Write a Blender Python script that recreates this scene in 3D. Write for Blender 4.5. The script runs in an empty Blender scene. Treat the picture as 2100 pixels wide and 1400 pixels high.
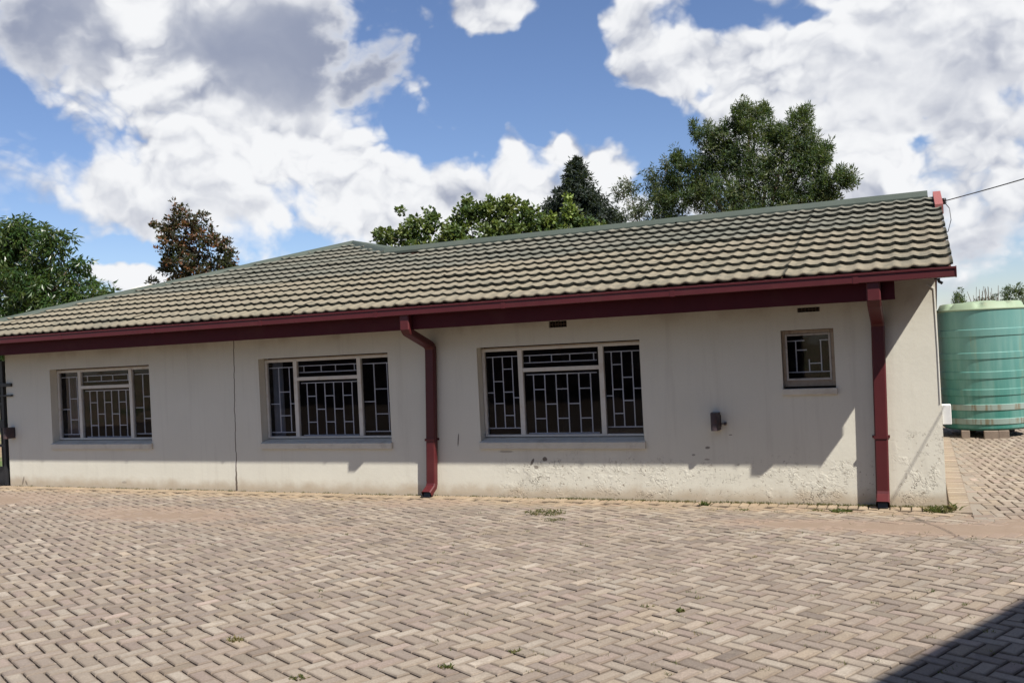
import bpy, bmesh, math, random
from mathutils import Vector, Matrix, noise
R_ = math.radians
SC = bpy.context.scene
COL = SC.collection
random.seed(7)

# ------------------------------------------------------------------ camera
cd = bpy.data.cameras.new("camera"); cam = bpy.data.objects.new("camera", cd); COL.objects.link(cam)
cd.sensor_width = 36.0; cd.lens = 1860 / 2100 * 36.0; cd.clip_end = 2000; cd.clip_start = 0.05
M = ((0.91144253, -0.04897631, -0.40850195), (0.40838067, -0.012915, 0.91272034), (-0.04997748, -0.99871644, 0.0082297))
right = Vector((M[0][0], M[1][0], M[2][0])); down = Vector((M[0][1], M[1][1], M[2][1])); fwd = Vector((M[0][2], M[1][2], M[2][2]))
m4 = Matrix.Identity(4)
for i in range(3):
    m4[i][0] = right[i]; m4[i][1] = -down[i]; m4[i][2] = -fwd[i]
m4[0][3], m4[1][3], m4[2][3] = 0, 0, 1.8
cam.matrix_world = m4
SC.camera = cam

# ------------------------------------------------------------------ light and sky
SUN = Vector((1.36, -0.70, 1.87)).normalized()
sd = bpy.data.lights.new("sun", 'SUN'); sd.energy = 5.0; sd.angle = R_(0.55); sd.color = (1.0, 0.955, 0.88)
sun = bpy.data.objects.new("sun", sd); COL.objects.link(sun)
sun.rotation_euler = SUN.to_track_quat('Z', 'Y').to_euler()
SKY_STRENGTH = 0.055
SC.view_settings.view_transform = 'Standard'; SC.view_settings.look = 'None'
SC.view_settings.exposure = 0.82; SC.view_settings.gamma = 1.0
try: SC.view_settings.use_curve_mapping = False
except Exception: pass

# (azimuth, elevation, half width, half height, amount): where clouds stand, open, or are grey underneath
COV = [(0.372,0.282,0.165,0.11,-1.0),(0.262,0.195,0.075,0.082,-0.9),(0.475,0.323,0.043,0.043,-0.6),(0.172,0.335,0.055,0.026,-0.8),(0.823,0.121,0.068,0.026,-0.8),(0.925,0.266,0.024,0.04,-0.8),(0.488,0.223,0.045,0.017,-0.7),(0.207,0.245,0.036,0.065,-0.5),(0.097,0.318,0.04,0.014,-0.7),(0.19,0.262,0.03,0.018,-0.6),(-0.005,0.19,0.03,0.018,-0.6),(0.12,0.25,0.02,0.02,-0.5),
(0.734,0.315,0.30,0.14,1.1),(0.676,0.175,0.32,0.09,1.0),(0.427,0.359,0.06,0.043,1.3),(0.356,0.217,0.041,0.032,1.3),(0.41,0.22,0.034,0.045,1.1),(0.298,0.195,0.049,0.041,1.7),(0.252,0.292,0.085,0.042,1.0),(0.285,0.338,0.045,0.055,1.0),(0.205,0.268,0.075,0.042,1.0),(0.15,0.30,0.10,0.04,.5),(0.14,0.235,0.07,0.08,.7),(0.026,0.224,0.25,0.22,0.65),(0.815,0.096,0.05,0.029,1.4),(0.498,0.279,0.044,0.033,0.6),(0.481,0.248,0.037,0.026,0.5),(0.228,0.232,0.02,0.029,0.4),(0.44,0.159,0.23,0.069,0.6),(0.306,0.151,0.152,0.046,0.8),(0.158,0.289,0.063,0.021,0.4)]
GRY = [(0.649,0.318,0.223,0.091,1.0),(0.88,0.332,0.104,0.067,0.8),(0.548,0.343,0.099,0.085,0.7),(-0.02,0.249,0.167,0.128,0.5),(-0.055,0.075,0.111,0.039,0.6),(0.761,0.15,0.134,0.063,0.4),(0.077,0.142,0.098,0.032,0.35),(0.396,0.188,0.091,0.038,0.2),
(0.802,0.325,0.032,0.078,-0.7),(0.768,0.29,0.074,0.027,-0.8),(0.32,0.199,0.135,0.068,-0.8),(0.875,0.243,0.07,0.038,-0.5),(0.598,0.205,0.148,0.059,-0.3),(0.006,0.168,0.08,0.033,-0.5),(0.815,0.096,0.055,0.034,-0.6)]
world = bpy.data.worlds.new("World"); SC.world = world; world.use_nodes = True
wt = world.node_tree; wt.nodes.clear()
def wn(t, **k):
    n = wt.nodes.new(t)
    for a, b in k.items(): setattr(n, a, b)
    return n
def wl(a, b): wt.links.new(a, b)
def wmath(op, a, b=None, c=None, clamp=False):
    n = wn('ShaderNodeMath', operation=op, use_clamp=clamp)
    for i, v in enumerate((a, b, c)):
        if v is None: continue
        if isinstance(v, (int, float)): n.inputs[i].default_value = v
        else: wl(v, n.inputs[i])
    return n.outputs[0]
def wvec(op, a, b):
    n = wn('ShaderNodeVectorMath', operation=op)
    for i, v in enumerate((a, b)):
        if isinstance(v, (tuple, list)): n.inputs[i].default_value = v
        else: wl(v, n.inputs[i])
    return n
def smooth(v, a, b, c=0.0, d=1.0):
    n = wn('ShaderNodeMapRange', interpolation_type='SMOOTHSTEP')
    n.inputs[1].default_value = a; n.inputs[2].default_value = b; n.inputs[3].default_value = c; n.inputs[4].default_value = d
    wl(v, n.inputs[0]); return n.outputs[0]
sky = wn('ShaderNodeTexSky', sky_type='NISHITA'); sky.sun_disc = False
sky.sun_elevation = math.asin(SUN.z); sky.sun_rotation = math.atan2(SUN.x, SUN.y)
sky.air_density = 1.15; sky.dust_density = 0.4; sky.ozone_density = 2.2; sky.altitude = 1200
geo = wn('ShaderNodeTexCoord'); D = geo.outputs['Generated']
warp = wn('ShaderNodeTexNoise'); warp.inputs['Scale'].default_value = 12; warp.inputs['Detail'].default_value = 4
wl(D, warp.inputs['Vector'])
wofs = wvec('SCALE', wvec('SUBTRACT', warp.outputs['Color'], (0.5, 0.5, 0.5)).outputs[0], (0, 0, 0)); wofs.inputs['Scale'].default_value = 0.075
DW = wvec('ADD', D, wofs.outputs[0]).outputs[0]
def blobs(src, L):
    acc = None
    for az, el, a, b, amt in L:
        mp = wn('ShaderNodeMapping', vector_type='TEXTURE')
        c = (-math.sin(az) * math.cos(el), math.cos(az) * math.cos(el), math.sin(el))
        mp.inputs['Location'].default_value = c; mp.inputs['Rotation'].default_value = (el, 0, az)
        mp.inputs['Scale'].default_value = (a, 0.9, b)
        wl(src, mp.inputs['Vector'])
        ln = wn('ShaderNodeVectorMath', operation='LENGTH'); wl(mp.outputs[0], ln.inputs[0])
        v = smooth(ln.outputs['Value'], 0.15, 1.0, amt, 0.0)
        acc = v if acc is None else wmath('ADD', acc, v)
    return acc
def fbm(vec, scale, detail, rough, dist=0.0):
    n = wn('ShaderNodeTexNoise'); n.inputs['Scale'].default_value = scale; n.inputs['Detail'].default_value = detail
    n.inputs['Roughness'].default_value = rough; n.inputs['Distortion'].default_value = dist; wl(vec, n.inputs['Vector'])
    return n.outputs['Fac']
st = wvec('MULTIPLY', D, (1.0, 1.0, 1.35)).outputs[0]
def billow(vec, scale, detail):
    n = wn('ShaderNodeTexVoronoi', feature='F1', distance='EUCLIDEAN'); n.normalize = False
    n.inputs['Scale'].default_value = scale; n.inputs['Detail'].default_value = detail; n.inputs['Roughness'].default_value = 0.55; n.inputs['Lacunarity'].default_value = 2.2
    wl(vec, n.inputs['Vector']); return n.outputs['Distance']
sw = wvec('SCALE', wvec('SUBTRACT', warp.outputs['Color'], (0.5, 0.5, 0.5)).outputs[0], (0, 0, 0)); sw.inputs['Scale'].default_value = 0.10
stw = wvec('ADD', st, sw.outputs[0]).outputs[0]
up = wvec('ADD', stw, (0.010, -0.004, 0.016)).outputs[0]
n1 = fbm(st, 4.6, 6, 0.58, 0.0)
b1 = billow(stw, 13.0, 2.6); b2 = billow(up, 13.0, 1.6)
big = fbm(st, 1.6, 3, 0.5)
cov = wmath('ADD', blobs(DW, COV), wmath('MULTIPLY', wmath('SUBTRACT', n1, 0.5), 3.0))
cov = wmath('ADD', cov, wmath('MULTIPLY', wmath('SUBTRACT', 0.66, b1), 0.75))
cov = wmath('ADD', cov, wmath('MULTIPLY', wmath('SUBTRACT', big, 0.36), 1.2))
alpha = smooth(cov, -0.10, 0.50)
thick = smooth(cov, 0.15, 0.95)
grey = blobs(DW, GRY)
relief = wmath('MULTIPLY', wmath('MULTIPLY', wmath('SUBTRACT', b2, b1), 0.62), smooth(wmath('MAXIMUM', grey, 0.0), 0.1, 0.9, 1.0, 0.12))
soft = wmath('MULTIPLY', wmath('SUBTRACT', fbm(st, 3.6, 3, 0.5), 0.5), 0.9)
tone = wmath('ADD', wmath('ADD', 0.86, relief), soft)
tone = wmath('SUBTRACT', tone, wmath('MULTIPLY', wmath('MULTIPLY', grey, 0.54), thick))
tone = wmath('MINIMUM', wmath('MAXIMUM', tone, 0.26), 1.06)
ccol = wn('ShaderNodeMix', data_type='RGBA')
ccol.inputs[6].default_value = (0.31, 0.35, 0.47, 1); ccol.inputs[7].default_value = (0.95, 0.96, 0.98, 1)
wl(smooth(tone, 0.25, 0.98), ccol.inputs[0])
csc = wn('ShaderNodeVectorMath', operation='SCALE'); wl(ccol.outputs[2], csc.inputs[0]); csc.inputs['Scale'].default_value = 0.97 / 1.765 / SKY_STRENGTH
tint = wn('ShaderNodeMix', data_type='RGBA', blend_type='MULTIPLY'); tint.inputs[0].default_value = 1.0
wl(sky.outputs[0], tint.inputs[6]); tint.inputs[7].default_value = (1.03, 1.07, 1.26, 1)
mx = wn('ShaderNodeMix', data_type='RGBA'); wl(alpha, mx.inputs[0]); wl(tint.outputs[2], mx.inputs[6]); wl(csc.outputs[0], mx.inputs[7])
bg = wn('ShaderNodeBackground'); bg.inputs['Strength'].default_value = SKY_STRENGTH; wl(mx.outputs[2], bg.inputs['Color'])
wo = wn('ShaderNodeOutputWorld'); wl(bg.outputs[0], wo.inputs['Surface'])

# ------------------------------------------------------------------ materials
def newmat(name):
    m = bpy.data.materials.new(name); m.use_nodes = True; m.node_tree.nodes.clear(); return m
class N:
    """small node writer"""
    def __init__(s, m): s.t = m.node_tree
    def n(s, t, **k):
        x = s.t.nodes.new(t)
        for a, b in k.items(): setattr(x, a, b)
        return x
    def put(s, sock, v):
        if isinstance(v, (int, float)): sock.default_value = v
        elif isinstance(v, (tuple, list)): sock.default_value = tuple(v) + (1,) if len(v) == 3 and len(sock.default_value) == 4 else v
        else: s.t.links.new(v, sock)
    def math(s, op, a, b=None, clamp=False):
        x = s.n('ShaderNodeMath', operation=op, use_clamp=clamp); s.put(x.inputs[0], a)
        if b is not None: s.put(x.inputs[1], b)
        return x.outputs[0]
    def pos(s): return s.n('ShaderNodeNewGeometry').outputs['Position']
    def xyz(s, v=None):
        x = s.n('ShaderNodeSeparateXYZ'); s.put(x.inputs[0], v if v is not None else s.pos()); return x.outputs
    def scale(s, v, k):
        x = s.n('ShaderNodeVectorMath', operation='MULTIPLY'); s.put(x.inputs[0], v); x.inputs[1].default_value = k; return x.outputs[0]
    def noise(s, scale, detail=4, rough=0.55, vec=None, dist=0.0, col=False):
        x = s.n('ShaderNodeTexNoise'); s.put(x.inputs['Vector'], vec if vec is not None else s.pos())
        x.inputs['Scale'].default_value = scale; x.inputs['Detail'].default_value = detail; x.inputs['Roughness'].default_value = rough; x.inputs['Distortion'].default_value = dist
        return x.outputs['Color' if col else 'Fac']
    def vor(s, scale, feature='F1', vec=None):
        x = s.n('ShaderNodeTexVoronoi', feature=feature); s.put(x.inputs['Vector'], vec if vec is not None else s.pos()); x.inputs['Scale'].default_value = scale
        return x.outputs['Distance']
    def ramp(s, v, a, b, c=0.0, d=1.0):
        x = s.n('ShaderNodeMapRange', interpolation_type='SMOOTHSTEP'); s.put(x.inputs[0], v)
        for i, q in enumerate((a, b, c, d)): x.inputs[i + 1].default_value = q
        return x.outputs[0]
    def mix(s, f, a, b, blend='MIX'):
        x = s.n('ShaderNodeMix', data_type='RGBA', blend_type=blend); s.put(x.inputs[0], f); s.put(x.inputs[6], a); s.put(x.inputs[7], b); return x.outputs[2]
    def bump(s, h, strength=0.3, dist=0.02, nrm=None):
        x = s.n('ShaderNodeBump'); x.inputs['Strength'].default_value = strength; x.inputs['Distance'].default_value = dist; s.put(x.inputs['Height'], h)
        if nrm is not None: s.put(x.inputs['Normal'], nrm)
        return x.outputs[0]
    def bsdf(s, col, rough=0.8, nrm=None, spec=0.5, metal=0.0, **k):
        x = s.n('ShaderNodeBsdfPrincipled'); s.put(x.inputs['Base Color'], col); s.put(x.inputs['Roughness'], rough)
        x.inputs['Specular IOR Level'].default_value = spec; x.inputs['Metallic'].default_value = metal
        if nrm is not None: s.put(x.inputs['Normal'], nrm)
        for a, b in k.items(): s.put(x.inputs[a.replace('_', ' ')], b)
        return x.outputs[0]
    def out(s, sh): o = s.n('ShaderNodeOutputMaterial'); s.t.links.new(sh, o.inputs['Surface'])

def simple(name, col, rough=0.7, var=0.12, scale=6, spec=0.4, metal=0.0, bump=0.0, dirt=None):
    m = newmat(name); a = N(m)
    f = a.noise(scale, 5, 0.6)
    c = a.mix(f, tuple(x * (1 - var) for x in col), tuple(min(1, x * (1 + var)) for x in col))
    if dirt: c = a.mix(a.math('MULTIPLY', a.ramp(a.noise(scale * .6, 6, .65), .5, .75), .7), c, dirt)
    nr = a.bump(a.noise(scale * 8, 4), bump, 0.01) if bump else None
    a.out(a.bsdf(c, rough, nr, spec, metal)); return m

def wall_material():
    m = newmat("cream_plaster"); a = N(m); p = a.pos(); X, Y, Z = a.xyz(p)
    base = a.mix(a.noise(1.1, 5, .6), (0.565, 0.54, 0.455), (0.65, 0.625, 0.535))
    streak = a.noise(1.0, 5, .65, a.scale(p, (9, 9, .55)))
    base = a.mix(a.math('MULTIPLY', a.ramp(streak, .48, .78), .22), base, (0.36, 0.325, 0.27))
    fine = a.noise(60, 4, .7)
    base = a.mix(a.math('MULTIPLY', a.ramp(fine, .45, .8), .2), base, (0.38, 0.35, 0.29))
    # reddish splash-back near the ground
    low = a.math('MULTIPLY', a.ramp(a.math('ADD', Z, a.math('MULTIPLY', a.math('SUBTRACT', a.noise(5, 5, .6), .5), .22)), 0.02, 0.20, 1, 0), .62)
    base = a.mix(low, base, (0.32, 0.23, 0.14))
    # patchy browner tint towards the top of the wall
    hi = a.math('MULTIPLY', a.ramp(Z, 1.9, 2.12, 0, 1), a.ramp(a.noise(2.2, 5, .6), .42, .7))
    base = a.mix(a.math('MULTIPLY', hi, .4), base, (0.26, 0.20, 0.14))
    # damp band with blistered, cracked paint
    warp = a.n('ShaderNodeVectorMath', operation='ADD'); a.put(warp.inputs[0], p)
    ws = a.n('ShaderNodeVectorMath', operation='SCALE'); a.put(ws.inputs[0], a.noise(9, 4, .6, col=True)); ws.inputs['Scale'].default_value = .30
    a.put(warp.inputs[1], ws.outputs[0])
    edge = a.vor(4.6, 'DISTANCE_TO_EDGE', warp.outputs[0]); edge2 = a.vor(13, 'DISTANCE_TO_EDGE', warp.outputs[0])
    zone = a.math('MULTIPLY', a.ramp(a.math('ADD', X, a.math('MULTIPLY', a.noise(2, 3), 1.0)), -4.6, -3.9, 0, 1),
                  a.ramp(a.math('ADD', Z, a.math('MULTIPLY', a.math('SUBTRACT', a.noise(3, 4), .5), .55)), .36, .56, 1, 0))
    rx = a.math('MULTIPLY', a.ramp(X, -.35, -.15, 0, 1), a.ramp(a.math('ADD', Z, a.math('MULTIPLY', a.noise(2.5, 3), .5)), .95, 1.15, 1, 0))
    zone = a.math('MAXIMUM', zone, a.math('MULTIPLY', rx, .9))
    part = a.ramp(a.noise(2.7, 5, .7), .50, .60)
    crk = a.math('MULTIPLY', a.math('MULTIPLY', a.ramp(edge, .012, .034, 1, 0), part), zone)
    crk2 = a.math('MULTIPLY', a.math('MULTIPLY', a.ramp(edge2, .015, .05, 1, 0), a.ramp(a.noise(4.3, 4, .6), .53, .62)), zone)
    crk = a.math('MAXIMUM', crk, a.math('MULTIPLY', crk2, .8))
    crk = a.math('MULTIPLY', crk, a.ramp(a.noise(9, 4), .42, .55))
    chips = a.math('MULTIPLY', a.ramp(a.noise(19, 5, .7), .60, .635), zone)
    base = a.mix(a.math('MULTIPLY', crk, .75), base, (0.13, 0.11, 0.085))
    base = a.mix(a.math('MULTIPLY', chips, .7), base, (0.21, 0.17, 0.13))
    # the long settlement crack
    cx = a.math('ABSOLUTE', a.math('SUBTRACT', a.math('ADD', X, a.math('MULTIPLY', a.math('SUBTRACT', a.noise(3, 4, .6, a.scale(p, (0, 0, 1))), .5), .09)), a.math('ADD', -8.86, a.math('MULTIPLY', Z, .035))))
    wid = a.ramp(Z, .05, .5, .018, .0075)
    lc = a.math('LESS_THAN', cx, wid)
    base = a.mix(a.math('MULTIPLY', lc, .9), base, (0.085, 0.06, 0.045))
    peel = a.math('MULTIPLY', a.ramp(a.math('ADD', cx, a.math('MULTIPLY', a.noise(20, 3), .03)), .028, .04, 1, 0), a.ramp(Z, .40, .46, 1, 0))
    base = a.mix(a.math('MULTIPLY', a.math('MULTIPLY', peel, a.math('SUBTRACT', 1, lc)), .6), base, (0.62, 0.60, 0.57))
    # knocks, scrapes and one long scratch
    wob = a.math('MULTIPLY', a.math('SUBTRACT', a.noise(45, 4, .7), .5), 1.6)
    for (mx, mz, mrx, mrz, sl, dk) in ((-5.30, .70, .009, .085, .12, .85), (-4.145, .465, .030, .028, 0, .85), (-4.31, .43, .018, .045, .5, .8), (-4.26, .37, .03, .02, 0, .7), (-2.19, .60, .028, .014, 0, .7), (-2.35, .52, .02, .012, 0, .55), (-2.20, .47, .03, .01, 0, .5), (-3.19, .86, .008, .03, 0, .6), (-13.20, .085, .02, .07, .35, .6), (-13.13, .05, .02, .04, -.4, .6), (-11.0, .09, .05, .02, 0, .35), (-4.65, .555, .10, .014, 0, .4), (-1.93, .74, .02, .008, 0, .6)):
        ux = a.math('DIVIDE', a.math('SUBTRACT', a.math('SUBTRACT', X, mx), a.math('MULTIPLY', a.math('SUBTRACT', Z, mz), sl)), mrx); uz = a.math('DIVIDE', a.math('SUBTRACT', Z, mz), mrz)
        q = a.math('ADD', a.math('ADD', a.math('MULTIPLY', ux, ux), a.math('MULTIPLY', uz, uz)), wob)
        base = a.mix(a.math('MULTIPLY', a.ramp(q, .7, 1.2, 1, 0), dk), base, (0.075, 0.055, 0.045))
    h = a.math('ADD', a.math('MULTIPLY', a.noise(28, 5, .6), .25), a.math('MULTIPLY', a.noise(2.4, 3), 1.1))
    nr = a.bump(h, .35, .012)
    blist = a.math('SUBTRACT', a.math('MULTIPLY', zone, a.math('MULTIPLY', a.ramp(edge, 0, .05), part)), a.math('ADD', crk, a.math('MULTIPLY', chips, .8)))
    nr = a.bump(blist, .42, .006, nr)
    a.out(a.bsdf(base, .85, nr, .25)); return m
M_WALL = wall_material()

def brick_material(stuff):
    m = newmat("concrete_paver" + ("_field" if stuff else "")); a = N(m); p = a.pos(); X, Y, Z = a.xyz(p)
    if stuff:
        t = a.n('ShaderNodeAttribute', attribute_name='tone', attribute_type='GEOMETRY').outputs['Color']
    else:
        t = a.n('ShaderNodeObjectInfo').outputs['Color']
    # speckle, smears and lighter worn centres
    c = a.mix(a.ramp(a.noise(90, 4, .75), .35, .7), a.mix(1.0, t, (0.72, 0.72, 0.72), 'MULTIPLY'), t)
    eg = a.n('ShaderNodeAttribute', attribute_name='edge', attribute_type='GEOMETRY').outputs['Fac']
    c = a.mix(a.math('MULTIPLY', a.math('MULTIPLY', eg, a.ramp(a.noise(5, 5, .65), .3, .65, .5, 1)), .82), c, (0.115, 0.088, 0.068))
    c = a.mix(a.math('MULTIPLY', a.ramp(a.noise(11, 5, .65), .5, .72), .45), c, (0.20, 0.165, 0.13))
    c = a.mix(a.math('MULTIPLY', a.ramp(a.noise(.9, 7, .68), .48, .68), .50), c, (0.165, 0.137, 0.11))
    c = a.mix(a.math('MULTIPLY', a.ramp(a.noise(2.3, 6, .7), .58, .68), .35), c, (0.36, 0.31, 0.24))
    c = a.mix(a.math('MULTIPLY', a.ramp(a.vor(55), .12, .2, 1, 0), .35), c, (0.08, 0.065, 0.05))
    # yellowish sand near the wall foot, red soil in a few places
    wf = a.math('MULTIPLY', a.ramp(a.math('ADD', Y, a.math('MULTIPLY', a.noise(1.7, 4), .9)), 9.6, 10.3, 0, 1), a.ramp(X, .2, .5, .34, .08))
    c = a.mix(wf, c, (0.31, 0.24, 0.15))
    a.put_soil = None
    for (cx, cy, rx, ry, s) in ((-.1, 8.95, 2.0, .36, .85), (-8.6, 8.35, 1.7, .55, .65), (-12.3, 9.0, 2.2, .6, .6), (-5.5, 9.5, .9, .35, .5), (1.3, 9.3, 1.2, .6, .5), (-6.2, 7.9, 1.2, .25, .4)):
        dx = a.math('DIVIDE', a.math('SUBTRACT', X, cx), rx); dy = a.math('DIVIDE', a.math('SUBTRACT', Y, cy), ry)
        q = a.math('ADD', a.math('MULTIPLY', dx, dx), a.math('MULTIPLY', dy, dy))
        q = a.math('ADD', q, a.math('MULTIPLY', a.math('SUBTRACT', a.noise(3.5, 5, .65), .5), 2.0))
        c = a.mix(a.math('MULTIPLY', a.ramp(q, .2, 1.2, 1, 0), s), c, (0.225, 0.165, 0.125))
    nr = a.bump(a.noise(120, 4, .7), .35, .004)
    nr = a.bump(a.noise(18, 3, .6), .35, .006, nr)
    a.out(a.bsdf(c, .88, nr, .2)); return m
M_BRICK = brick_material(False); M_FIELD = brick_material(True)

def soil_material():
    m = newmat("joint_soil"); a = N(m)
    c = a.mix(a.noise(6, 6, .65), (0.040, 0.030, 0.023), (0.10, 0.074, 0.054))
    a.out(a.bsdf(c, .95, a.bump(a.noise(150, 3), .5, .004), .1)); return m
M_SOIL = soil_material()
def ground_material():
    m = newmat("open_ground"); a = N(m)
    c = a.mix(a.noise(.6, 6, .6), (0.20, 0.125, 0.08), (0.27, 0.21, 0.14))
    c = a.mix(a.ramp(a.noise(.25, 5, .6), .48, .6), c, (0.09, 0.12, 0.045))
    a.out(a.bsdf(c, .95, a.bump(a.noise(9, 5), .5, .05), .1)); return m
M_GROUND = ground_material()

def tile_material():
    m = newmat("weathered_roof_tile"); a = N(m); p = a.pos(); X, Y, Z = a.xyz(p)
    g = a.n('ShaderNodeNewGeometry'); 
    tan = a.mix(a.noise(3.1, 5, .6), (0.168, 0.145, 0.103), (0.222, 0.194, 0.14))
    gry = a.mix(a.noise(4.2, 5, .6), (0.110, 0.110, 0.088), (0.155, 0.152, 0.122))
    yy = a.math('ADD', Y, a.math('MULTIPLY', a.math('SUBTRACT', a.noise(.9, 3), .5), .5))
    c = a.mix(a.ramp(yy, 11.2, 11.42), tan, gry)
    # pinkish and greenish rows
    rowid = a.math('FLOOR', a.math('DIVIDE', a.math('SUBTRACT', Y, 9.30), .3295))
    wn_ = a.n('ShaderNodeTexWhiteNoise', noise_dimensions='2D'); cv = a.n('ShaderNodeCombineXYZ'); a.put(cv.inputs[0], rowid); a.put(cv.inputs[1], a.math('FLOOR', a.math('DIVIDE', a.math('ADD', X, a.math('MULTIPLY', rowid, .41)), .672)))
    a.put(wn_.inputs['Vector'], cv.outputs[0])
    c = a.mix(a.math('MULTIPLY', a.ramp(wn_.outputs['Value'], 0, 1), .30), c, (0.20, 0.168, 0.126))
    # lichen and grime in the troughs and on patches
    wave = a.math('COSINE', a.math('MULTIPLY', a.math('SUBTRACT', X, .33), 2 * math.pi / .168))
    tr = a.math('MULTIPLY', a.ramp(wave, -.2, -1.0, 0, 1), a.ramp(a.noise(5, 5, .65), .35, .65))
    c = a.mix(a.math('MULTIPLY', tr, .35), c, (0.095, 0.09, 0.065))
    c = a.mix(a.math('MULTIPLY', a.ramp(a.noise(1.1, 6, .7), .5, .68), .45), c, (0.095, 0.098, 0.078))
    c = a.mix(a.math('MULTIPLY', a.ramp(a.noise(10, 6, .7), .52, .68), .65), c, (0.075, 0.078, 0.06))
    c = a.mix(a.math('MULTIPLY', a.ramp(a.noise(70, 3, .7), .5, .75), .35), c, (0.08, 0.078, 0.06))
    fx = a.math('FRACT', a.math('DIVIDE', a.math('SUBTRACT', .33, a.math('ADD', X, a.math('MULTIPLY', a.noise(6, 2), .02))), 1.512))
    jn = a.math('MAXIMUM', a.ramp(fx, .0, .022, 1, 0), a.ramp(fx, .985, 1.0, 0, 1))
    c = a.mix(a.math('MULTIPLY', jn, a.ramp(a.noise(4, 4), .35, .6, .3, .9)), c, (0.03, 0.033, 0.026))
    # the nose of each course carries black lichen
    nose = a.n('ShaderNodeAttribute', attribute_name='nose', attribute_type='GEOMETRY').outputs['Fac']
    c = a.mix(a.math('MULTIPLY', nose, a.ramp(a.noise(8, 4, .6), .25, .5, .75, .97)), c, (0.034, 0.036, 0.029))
    a.out(a.bsdf(c, .88, a.bump(a.noise(110, 4, .7), .4, .004), .2)); return m
M_TILE = tile_material()
M_CAP = simple("green_grey_ridge_paint", (0.055, 0.068, 0.055), .6, .2, 3, .3, bump=.1, dirt=(0.085, 0.09, 0.072))
M_RED = simple("oxblood_gloss_paint", (0.070, 0.0085, 0.0105), .5, .2, 4, .4, dirt=(0.085, 0.020, 0.018))
M_RED_SHADED = simple("oxblood_paint_shaded_copy", (0.060, 0.0075, 0.011), .7, .25, 4, .2, dirt=(0.075, 0.02, 0.018))  # same oxblood paint, darker and duller to carry the shade on the fascia
M_BARGE = simple("faded_pink_red_paint", (0.25, 0.085, 0.075), .6, .15, 7, .3, dirt=(0.27, 0.15, 0.13))
M_FRAME = simple("worn_white_window_paint", (0.56, 0.53, 0.47), .55, .12, 12, .4, dirt=(0.45, 0.36, 0.27))
M_RUST = simple("rust_stained_window_paint", (0.30, 0.235, 0.17), .7, .25, 22, .3, dirt=(0.15, 0.09, 0.055))
M_BAR = simple("white_burglar_bar_paint", (0.62, 0.62, 0.61), .6, .12, 20, .4)
M_SILL = simple("painted_sill_plaster", (0.57, 0.53, 0.44), .85, .1, 9, .25, bump=.3, dirt=(0.42, 0.37, 0.30))
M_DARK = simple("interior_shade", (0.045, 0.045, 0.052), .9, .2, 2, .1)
M_CURT = simple("grey_blue_curtain", (0.17, 0.185, 0.20), .9, .12, 3, .1)
M_BLACK = simple("black_steel_paint", (0.018, 0.018, 0.02), .45, .3, 12, .5)
M_CABLE = simple("grey_cable_sheath", (0.06, 0.058, 0.055), .6, .2, 12, .3)
M_LAMP = simple("dark_bronze_plastic", (0.045, 0.032, 0.036), .5, .3, 16, .4, dirt=(0.11, 0.045, 0.035))
M_TIMBER = simple("dark_rafter_timber", (0.10, 0.055, 0.04), .8, .3, 9, .2)
M_BOX = simple("white_plastic_box", (0.62, 0.62, 0.60), .5, .04, 10, .4)
M_VENT = simple("vent_clay_shadow", (0.035, 0.025, 0.02), .9, .3, 20, .1)
M_VENTBAR = simple("airbrick_clay", (0.11, 0.08, 0.06), .9, .3, 20, .1)
M_BLOCK = simple("grey_brown_concrete_block", (0.19, 0.15, 0.12), .9, .2, 10, .1, bump=.4)
M_NEIGH = simple("brown_facebrick_plaster", (0.085, 0.058, 0.046), .9, .15, 3, .2, bump=.3)
M_CONC = simple("pale_concrete", (0.21, 0.18, 0.145), .9, .15, 3, .2, bump=.3)

def glass_material():
    m = newmat("window_glass"); a = N(m)
    tr = a.n('ShaderNodeBsdfTransparent'); tr.inputs[0].default_value = (0.90, 0.91, 0.94, 1)
    gl = a.n('ShaderNodeBsdfGlossy'); gl.inputs['Roughness'].default_value = 0.03
    gl.inputs['Color'].default_value = (1, 1, 1, 1)
    a.put(gl.inputs['Normal'], a.bump(a.noise(2.2, 2), .08, .02))
    gm = a.n('ShaderNodeNewGeometry'); dt = a.n('ShaderNodeVectorMath', operation='DOT_PRODUCT'); a.put(dt.inputs[0], gm.outputs['Normal']); a.put(dt.inputs[1], gm.outputs['Incoming'])
    cs = a.math('SUBTRACT', 1.0, a.math('ABSOLUTE', dt.outputs['Value'])); f5 = a.math('POWER', cs, 5.0); frv = a.math('ADD', 0.018, a.math('MULTIPLY', f5, .8))
    ms = a.n('ShaderNodeMixShader'); a.t.links.new(frv, ms.inputs[0]); a.t.links.new(tr.outputs[0], ms.inputs[1]); a.t.links.new(gl.outputs[0], ms.inputs[2])
    df = a.n('ShaderNodeBsdfDiffuse'); df.inputs[0].default_value = (0.30, 0.27, 0.24, 1)
    m2 = a.n('ShaderNodeMixShader'); a.put(m2.inputs[0], a.ramp(a.noise(5, 5, .6), .35, .8, .0, .02)); a.t.links.new(ms.outputs[0], m2.inputs[1]); a.t.links.new(df.outputs[0], m2.inputs[2])
    a.out(m2.outputs[0]); return m
M_GLASS = glass_material()

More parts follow.
